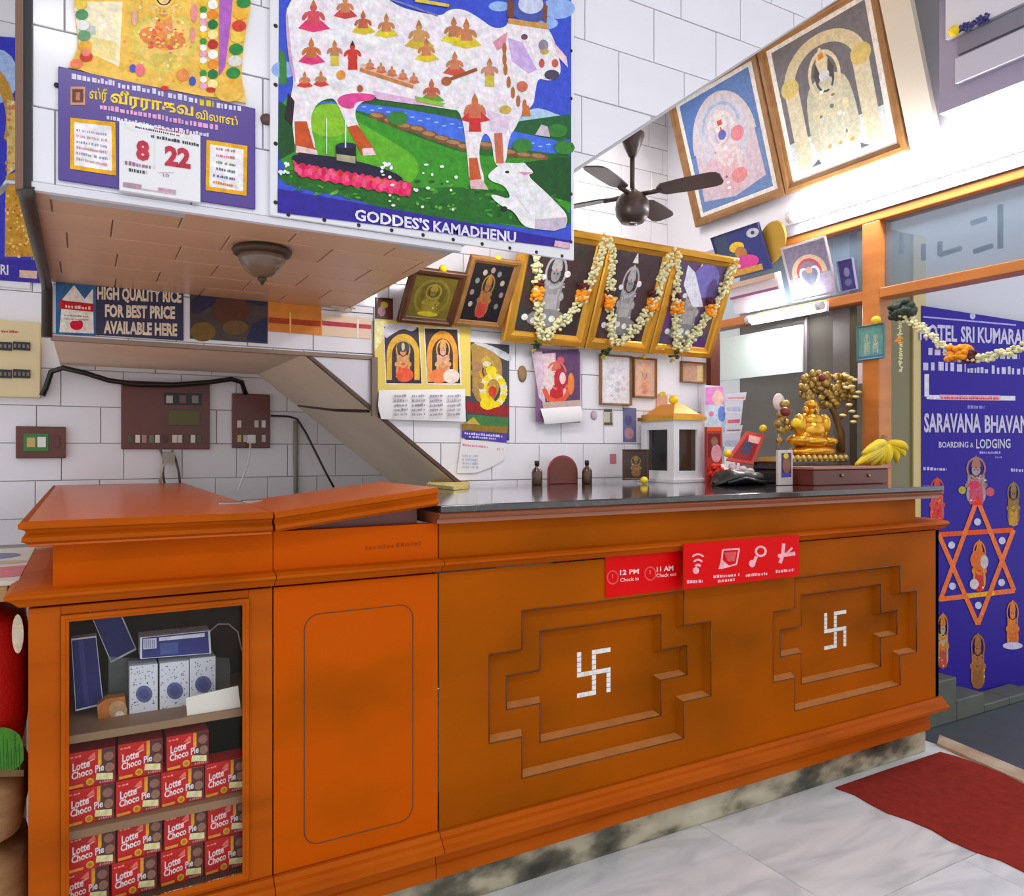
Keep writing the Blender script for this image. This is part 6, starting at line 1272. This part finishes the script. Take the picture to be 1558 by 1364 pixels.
# ------------------------------------------------------------ large cow sign
YW_ = YF - 0.014
xL, xR_ = at(411, 325, Y=YW_).x, at(873.5, 385, Y=YW_).x; zB = (at(411, 334, Y=YW_).z + at(873, 391, Y=YW_).z) / 2; zT_ = 2.46
o = thing('cow_sign', ((xL + xR_) / 2, YW_, zB), "big white framed picture sign of a decorated white cow", 'sign')
G().box(xL, YW_, zB, xR_, YW_ + 0.010, zT_).build('board', M('white_board', (230, 228, 232), 0.35), o, bevel=0.002)
for i in range(10):
    for (x, z) in ((xL + 0.012, zB + 0.03 + 0.1 * i * 0.66), (xR_ - 0.010, zB + 0.05 + 0.12 * i * 0.55), (xL + 0.04 + (xR_ - xL - 0.08) * i / 9, zB + 0.007)):
        if z < zT_ - 0.02 and (i % 2 == 0 or z < zB + 0.02): G().lathe((x, YW_, z), [(0.0, -0.003), (0.004, -0.002), (0.005, 0.0)], 8, 'y').build('rivet', M('dark_rivet', (60, 56, 54), 0.4, 0.6), o)
p = Print(PY(YW_), zoom=(400, 0, 3.116))
p.poly([(78, -300), (1462, -300), (1462, 1150), (70, 900)], (62, 84, 206))
for (x, y, a, b_) in ((1400, 40, 80, 50), (1120, 30, 50, 24), (100, 330, 60, 40), (1340, 110, 60, 30)): p.ell(x, y, a, b_, (150, 180, 236))
p.poly([(1190, 560), (1280, 510), (1340, 520), (1400, 545), (1460, 560), (1460, 640), (1190, 640)], (176, 206, 230)); p.poly([(78, 230), (110, 260), (115, 400), (78, 400)], (60, 130, 60))
p.poly([(75, 390), (460, 440), (900, 520), (1210, 580), (1460, 600), (1460, 1150), (70, 900)], (34, 104, 40)); p.poly([(1180, 580), (1460, 540), (1460, 660), (1180, 640)], (36, 96, 48)); p.poly([(540, 455), (930, 520), (930, 560), (560, 500)], (40, 100, 40))
p.poly([(250, 478), (460, 488), (700, 520), (960, 572), (1200, 625), (1460, 680), (1460, 740), (1160, 700), (960, 680), (760, 620), (520, 545), (440, 520), (260, 500)], (70, 112, 226))
for k in range(26): p.ell(480 + 38 * k, 506 + 8.2 * k + 10 * math.sin(k * 2.1), 12, 4, (150, 186, 246), 8)
for (x, y) in ((545, 552), (610, 578), (670, 600), (735, 615), (790, 640), (850, 660), (905, 680), (960, 700), (1060, 690), (1170, 724), (1240, 738), (1310, 745)): p.ell(x, y, 44, 20, (128, 84, 50), 12, 0.15); p.ell(x - 4, y - 6, 32, 10, (176, 130, 82), 10, 0.15)
p.poly([(75, 450), (200, 470), (440, 530), (560, 580), (760, 660), (960, 730), (1200, 750), (1460, 760), (1460, 1120), (1000, 1040), (500, 950), (75, 880)], (58, 148, 34)); p.poly([(180, 560), (300, 490), (420, 560), (560, 640), (760, 760), (700, 900), (400, 800), (140, 720)], (96, 178, 36)); p.ell(320, 570, 110, 80, (140, 196, 40)); p.poly([(75, 780), (700, 900), (1000, 880), (1460, 960), (1460, 1120), (500, 950), (75, 880)], (36, 106, 32)); p.poly([(75, 480), (140, 520), (150, 720), (75, 760)], (30, 80, 36)); p.poly([(1170, 780), (1460, 740), (1460, 960), (1250, 900)], (30, 84, 36))
r = random.Random(14)
for i in range(120): x = r.uniform(80, 1440); p.ell(x, r.uniform(770, 900) + (x - 80) * 0.12, r.uniform(6, 26), r.uniform(4, 9), r.choice([(28, 90, 28), (70, 150, 50), (44, 120, 36), (100, 170, 60)]), 6, r.uniform(-0.5, 0.5))
for (x, y) in ((640, 560), (1230, 690), (1395, 620), (1430, 700)): p.ell(x, y, 50, 34, (56, 130, 50), 10)
p.poly([(1290, 640), (1320, 590), (1350, 600), (1362, 650)], (206, 190, 206))
p.poly([(70, 895), (1456, 1142), (1456, 1180), (70, 1008)], (52, 38, 152))
COW = [(105, 60), (130, 10), (170, -60), (400, -110), (560, -30), (640, 30), (740, 58), (845, 78), (880, 45), (945, 40), (1020, 80), (1090, 135), (1150, 130), (1165, 95), (1340, 112), (1385, 195), (1400, 260), (1415, 330), (1400, 372), (1350, 385), (1305, 368), (1292, 430), (1284, 500), (1225, 540), (1200, 605), (1165, 650), (1152, 790), (1098, 790), (1085, 660), (1045, 620), (1018, 740), (1062, 885), (980, 885), (970, 740), (942, 525), (880, 518), (720, 492), (600, 472), (540, 450), (430, 505), (450, 600), (535, 735), (470, 735), (400, 600), (350, 480), (320, 462), (250, 490), (220, 580), (262, 735), (155, 722), (140, 600), (128, 470), (150, 380), (120, 260)]
p.poly(COW, (240, 232, 236)); p.poly([(105, 60), (118, 55), (135, 260), (158, 380), (150, 400), (118, 260)], (206, 170, 196)); p.poly([(120, 440), (150, 480), (140, 600), (105, 560)], (44, 36, 40))
p.poly([(345, 470), (400, 440), (540, 445), (520, 480), (440, 480), (430, 520), (370, 510)], (226, 70, 146)); p.poly([(520, 430), (720, 470), (880, 510), (720, 495), (540, 470)], (226, 180, 214)); p.poly([(1160, 180), (1230, 200), (1300, 330), (1260, 350), (1180, 290)], (206, 176, 226)); p.poly([(1090, 200), (1160, 150), (1150, 220), (1110, 240)], (226, 150, 170)); p.poly([(1370, 190), (1440, 270), (1446, 320), (1400, 270)], (240, 206, 214)); p.poly([(1060, 520), (1180, 560), (1150, 640), (1080, 620)], (226, 206, 226))
p.poly([(150, 575), (208, 575), (240, 690), (262, 735), (155, 722)], (206, 84, 36)); p.poly([(400, 602), (448, 592), (530, 710), (535, 735), (470, 735)], (200, 84, 30)); p.poly([(976, 750), (1016, 748), (1040, 870), (982, 880)], (206, 90, 44)); p.poly([(1095, 632), (1135, 630), (1142, 775), (1105, 775)], (206, 110, 80)); p.poly([(160, 690), (255, 712), (262, 738), (155, 724)], (236, 206, 200)); p.poly([(470, 705), (520, 700), (538, 735), (475, 738)], (236, 206, 206)); p.poly([(980, 855), (1040, 850), (1070, 900), (985, 895)], (226, 190, 190)); p.poly([(170, 722), (262, 735), (250, 748), (160, 740)], (90, 30, 30))
p.ell(1370, 355, 36, 24, (84, 72, 96)); p.ell(1322, 300, 14, 22, (206, 90, 80)); p.ell(1385, 300, 16, 20, (206, 100, 70)); p.ell(1330, 215, 24, 28, (150, 140, 160)); p.ell(1240, 175, 16, 14, (120, 70, 90)); p.ell(1335, 245, 22, 14, (200, 170, 90))
p.poly([(1165, 85), (1345, 112), (1350, 140), (1160, 112)], (206, 150, 80)); p.poly([(1180, 90), (1190, 10), (1220, -60), (1330, -60), (1345, 20), (1335, 112)], (76, 90, 170)); p.ell(1270, 20, 60, 46, (206, 210, 236)); p.poly([(1155, 80), (1165, -20), (1190, 10), (1190, 85)], (120, 70, 50)); p.poly([(1325, 95), (1330, 10), (1350, 30), (1345, 110)], (130, 76, 60))
for (x, y) in ((1145, 230), (1145, 280), (1150, 330), (1165, 390), (1185, 440), (1210, 480), (1240, 500)): p.ell(x, y, 11, 30, (186, 110, 60), 8)
p.poly([(1235, 500), (1260, 500), (1270, 550), (1225, 550)], (206, 110, 40)); p.line([(830, 75), (560, -20)], 10, (120, 120, 180))
def mini(x, y, s, robe, skin=(206, 130, 86), prop=None, st=False):
    if st: p.poly([(x - 24 * s, y + 100 * s), (x - 20 * s, y + 10 * s), (x + 20 * s, y + 10 * s), (x + 26 * s, y + 100 * s)], robe)
    else: p.poly([(x - 62 * s, y + 62 * s), (x - 30 * s, y + 30 * s), (x + 30 * s, y + 30 * s), (x + 66 * s, y + 64 * s), (x, y + 78 * s)], robe)
    p.poly([(x - 26 * s, y + 44 * s), (x - 22 * s, y - 6 * s), (x + 22 * s, y - 6 * s), (x + 26 * s, y + 44 * s)], skin); p.ell(x, y - 20 * s, 14 * s, 17 * s, skin, 10); p.poly([(x - 13 * s, y - 26 * s), (x, y - 54 * s), (x + 13 * s, y - 26 * s)], prop or (190, 120, 60)); p.ell(x - 34 * s, y + 14 * s, 9 * s, 20 * s, skin, 8, 0.5); p.ell(x + 34 * s, y + 14 * s, 9 * s, 20 * s, skin, 8, -0.5)
for a in ((240, 60, 1.2, (226, 60, 110), (210, 80, 90)), (390, 20, 0.9, (206, 70, 60)), (475, 95, 0.9, (220, 190, 50), (196, 96, 70)), (585, 110, 0.9, (226, 206, 50)), (740, 150, 1.1, (206, 180, 50), (206, 150, 90)), (775, 225, 0.9, (226, 200, 40)), (905, 130, 1.0, (226, 206, 40), (190, 120, 80)), (965, 145, 1.1, (220, 196, 40)), (230, 230, 1.0, (226, 60, 120), (206, 110, 60)), (198, 370, 0.6, (220, 60, 50)), (275, 365, 0.6, (220, 60, 50)), (910, 290, 0.9, (206, 80, 60)), (800, 420, 0.9, (90, 160, 50), (206, 100, 70)), (1005, 1000 - 500, 1.1, (206, 50, 50))): mini(*a)
mini(340, 230, 0.8, (226, 200, 60), st=True); mini(425, 240, 0.9, (206, 50, 40), (206, 60, 44), (50, 40, 44), True); mini(1075, 320, 0.9, (206, 190, 60), (206, 140, 110), st=True); mini(1005, 510, 1.15, (206, 46, 46), (206, 110, 80), st=True)
p.poly([(462, 320), (715, 405), (712, 420), (460, 338)], (206, 130, 60)); p.poly([(470, 300), (715, 385), (715, 406), (465, 322)], (226, 180, 160))
for k in range(5): mini(508 + 52 * k, 300 + 16 * k, 0.42, (206, 110, 80))
p.line([(850, 390), (1015, 328)], 16, (150, 80, 40)); p.ell(870, 385, 24, 22, (176, 96, 50)); p.poly([(720, 455), (865, 490), (850, 505), (730, 480)], (150, 190, 60)); p.ell(370, 355, 22, 22, (226, 150, 60)); p.ell(460, 420, 14, 18, (176, 90, 60)); p.ell(1230, 410, 26, 26, (206, 110, 80)); p.ell(1150, 520, 28, 20, (206, 170, 80))
p.ell(400, 800, 270, 44, (36, 30, 60), 24, 0.2); p.poly([(345, 690), (440, 690), (446, 800), (350, 780)], (30, 28, 40)); p.poly([(348, 730), (440, 742), (438, 775), (350, 760)], (170, 160, 130)); p.ell(395, 690, 48, 14, (40, 44, 90)); p.line([(302, 560), (302, 730)], 5, (226, 240, 226)); p.line([(392, 540), (392, 700)], 6, (226, 240, 246))
fl_ = [(138, 760), (210, 770), (300, 800), (420, 830), (560, 850), (690, 860), (708, 890), (690, 935)]
zig = [(138, 755)] + [(150 + 18 * k, 770 + 3.2 * k + (10 if k % 2 else -8)) for k in range(31)] + [(706, 880), (696, 940)] + [(680 - 26 * k, 930 - 5.0 * k + (10 if k % 2 else -6)) for k in range(20)] + [(160, 820)]
p.poly(zig, (232, 36, 96)); p.poly([(230, 790), (420, 835), (660, 862), (640, 880), (400, 850), (220, 805)], (226, 96, 40))
for k in range(34): p.ell(160 + 16 * k, 800 + 3.0 * k + 16 * math.sin(k * 2.3), 12, 18, r.choice([(244, 60, 120), (214, 20, 80), (246, 90, 140)]), 7)
CALF = [(1062, 830), (1110, 790), (1140, 770), (1200, 775), (1240, 770), (1250, 785), (1290, 820), (1250, 830), (1330, 900), (1400, 970), (1445, 1020), (1440, 1075), (1380, 1095), (1280, 1085), (1230, 1070), (1190, 1000), (1140, 985), (1075, 930), (1095, 920), (1180, 950), (1150, 880), (1080, 860)]
p.poly(CALF, (238, 234, 236)); p.poly([(1210, 815), (1285, 818), (1240, 832)], (226, 150, 180)); p.ell(1158, 816, 10, 7, (50, 40, 50)); p.poly([(1290, 1040), (1440, 1030), (1436, 1078), (1380, 1095), (1290, 1085)], (206, 190, 206)); p.ell(1145, 990, 14, 12, (44, 40, 40)); p.line([(1200, 930), (1260, 1010)], 6, (214, 206, 214))
for i in range(42): x = r.choice([r.uniform(700, 960), r.uniform(80, 120), r.uniform(560, 620)]); p.ell(x, r.uniform(770, 1000) if x > 600 else r.uniform(770, 830), r.uniform(5, 12), r.uniform(4, 9), (236, 240, 236), 7)
p.text("GODDES'S", 436, 1042, 790, 1094, 52, (236, 232, 246), 0.03); p.text('KAMADHENU', 808, 1096, 1200, 1150, 50, (226, 222, 242), 0.03); p.poly([(1385, 1140), (1456, 1152), (1456, 1180), (1380, 1168)], (226, 180, 200)); p.poly([(720, -10), (885, 20), (880, 34), (720, 8)], (226, 196, 60))
p.build('printed_picture', o, PR_GLOSS)
# brown round knobs fixed to the tiles beside it
G().lathe(at(405, 182, Y=YF - 0.001), [(0.0, -0.012), (0.010, -0.010), (0.013, 0.0)], 14, 'y').build('round_knob', M('brown_knob', (96, 66, 58), 0.5), None, 'round brown knob on the tiles left of the cow sign', 'knob')
G().lathe(at(86, 130, Y=YF - 0.001), [(0.0, -0.006), (0.004, -0.005), (0.005, 0.0)], 10, 'y').build('nail', BLACK_P, None, 'black nail in the tiles left of the purple calendar', 'nail')

# ------------------------------------------------------------ ceiling fan under the upper flight
DKB = M('dark_brown_enamel', (62, 46, 44), 0.4, coat=0.2)
yfan = 2.52; c = at(962, 205, Y=yfan); o = thing('ceiling_fan', c, 'dark brown four blade ceiling fan hanging under the stair', 'fan')
G().lathe(c, [(0.0, 0.006), (0.050, 0.004), (0.052, -0.008), (0.036, -0.050), (0.016, -0.092), (0.012, -0.096)], 20).build('canopy', DKB, o)
hub = at(963, 318, Y=yfan); hub.x = c.x; G().tube([c + Vector((0, 0, -0.09)), hub + Vector((0, 0, 0.06))], 0.0105, 10).build('down_rod', DKB, o)
G().lathe(hub, [(0.012, 0.085), (0.028, 0.07), (0.052, 0.055), (0.068, 0.03), (0.072, 0.0), (0.068, -0.03), (0.048, -0.058), (0.0, -0.062)], 24).build('motor', DKB, o)
G().lathe(hub + Vector((0, 0, -0.06)), [(0.022, 0.004), (0.020, -0.008), (0.0, -0.010)], 16).build('cap', STEEL, o)
bh_ = hub + Vector((0, 0, 0.055))
def blade(ang, L=0.38, pitch=-11):
    d = Vector((math.cos(ang), math.sin(ang), 0.0)); s = Vector((-math.sin(ang), math.cos(ang), 0)); pt_ = math.radians(pitch); s2 = s * math.cos(pt_) + Vector((0, 0, 1)) * math.sin(pt_)
    g = G(); outl = []
    for t, w_ in ((0.30, 0.022), (0.36, 0.042), (0.6, 0.050), (0.9, 0.052), (0.97, 0.044), (1.0, 0.024)): outl.append((t * L, w_))
    pts = [bh_ + d * l + s2 * w_ for l, w_ in outl] + [bh_ + d * l - s2 * w_ for l, w_ in reversed(outl)]
    nrm = d.cross(s2).normalized(); g.prism(pts, nrm * 0.006); bo = g.build('blade', DKB, o)
    ga = G(); ga.tube([bh_ + d * 0.04, bh_ + d * 0.13], 0.010, 8); ga.build('blade_arm', DKB, bo)
for a in (-62, -152, 118, 28): blade(math.radians(a))

# ------------------------------------------------------------ blue poster at the far left on the back wall
zl_ = (0, 0, 2.8417)
o, p = sign('deity_poster', [(-120, 40), (33, 60), (58, 442), (-120, 425)], PY(YB - 0.002), 0.006, M('white_poster_margin', (232, 230, 236), 0.4), 'tall blue and gold deity poster left of the stair', 'poster', zl_)
BL = (56, 60, 196)
p.poly([(-340, 130), (92, 165), (140, 1215), (-340, 1190)], BL); p.ell(-20, 330, 100, 120, (170, 196, 240)); p.ring(-60, 520, 130, 240, 44, (196, 146, 60), -1.5, 0.5); p.poly([(30, 430), (78, 440), (80, 720), (30, 760)], (222, 190, 110)); p.poly([(25, 760), (78, 740), (140, 900), (160, 1110), (20, 1110)], (206, 150, 46))
r = random.Random(9)
for i in range(90): p.ell(r.uniform(26, 130), r.uniform(840, 1110), r.uniform(3, 9), r.uniform(4, 9), r.choice([(236, 190, 70), (176, 110, 30), (226, 150, 50), (246, 214, 120)]), 6)
for i in range(30): p.ell(r.uniform(28, 76), r.uniform(440, 740), r.uniform(4, 9), r.uniform(4, 12), r.choice([(246, 226, 170), (206, 150, 70), (226, 120, 90), (190, 180, 90)]), 6)
p.poly([(-340, 1110), (170, 1125), (180, 1225), (-340, 1190)], (56, 44, 160)); p.text('RI', 2, 1186, 36, 1188, 44, (226, 222, 240), 0.02); p.poly([(84, 1168), (160, 1172), (160, 1206), (84, 1200)], (226, 190, 170)); p.build('print', o)

# added fixtures, out of view, for the ceiling area lamps at the top
for (pos, pw, tl_), nm in zip(FILL_TUBES, ('above the viewer at the cabinet end', 'above the viewer at the door end', 'in the stairwell behind the tiled stair')):
    o = thing('added_ceiling_tube', Vector(pos), f'added unseen white ceiling tube light {nm}', 'tube light')
    G().box(pos[0] - 0.62, pos[1] - 0.03, pos[2], pos[0] + 0.62, pos[1] + 0.03, ZC).build('batten', WHITE_P, o)
    G().tube([(pos[0] - 0.6, pos[1], pos[2] - 0.03), (pos[0] + 0.6, pos[1], pos[2] - 0.03)], 0.014, 10).build('tube', M('lit_tube', (255, 250, 242), 0.4, emit=4), o)
# lattice of a building seen dimly through the transom glass
lt = G()
for pts in (((1405, 372), (1405, 396)), ((1430, 368), (1430, 388), (1462, 378)), ((1482, 383), (1510, 374)), ((1478, 340), (1500, 333)), ((1522, 312), (1522, 378)), ((1372, 356), (1372, 386))):
    for a, b_ in zip(pts[:-1], pts[1:]): lt.tube([at(*a, X=3.5), at(*b_, X=3.5)], 0.012, 6)
tag(lt.build('outside_lattice', M('dark_lattice', (60, 70, 84), 0.6), None, 'dark metal lattice seen dimly through the transom glass', 'lattice'))
lemon(at(1452, 47, X=XR - 0.18), 0.022, 'lemon tied to the pale beam above the door')
o = thing('blue_flower_string', at(1480, 42, X=XR - 0.17), 'short string of violet flowers on the beam beside a lemon', 'flower string')
for k in range(6): clump(at(1464 + 7 * k, 44 - 3.2 * k, X=XR - 0.172), 0.016, k, 7).build('violet_flower', M('violet_flower', (70, 66, 130), 0.7), o)
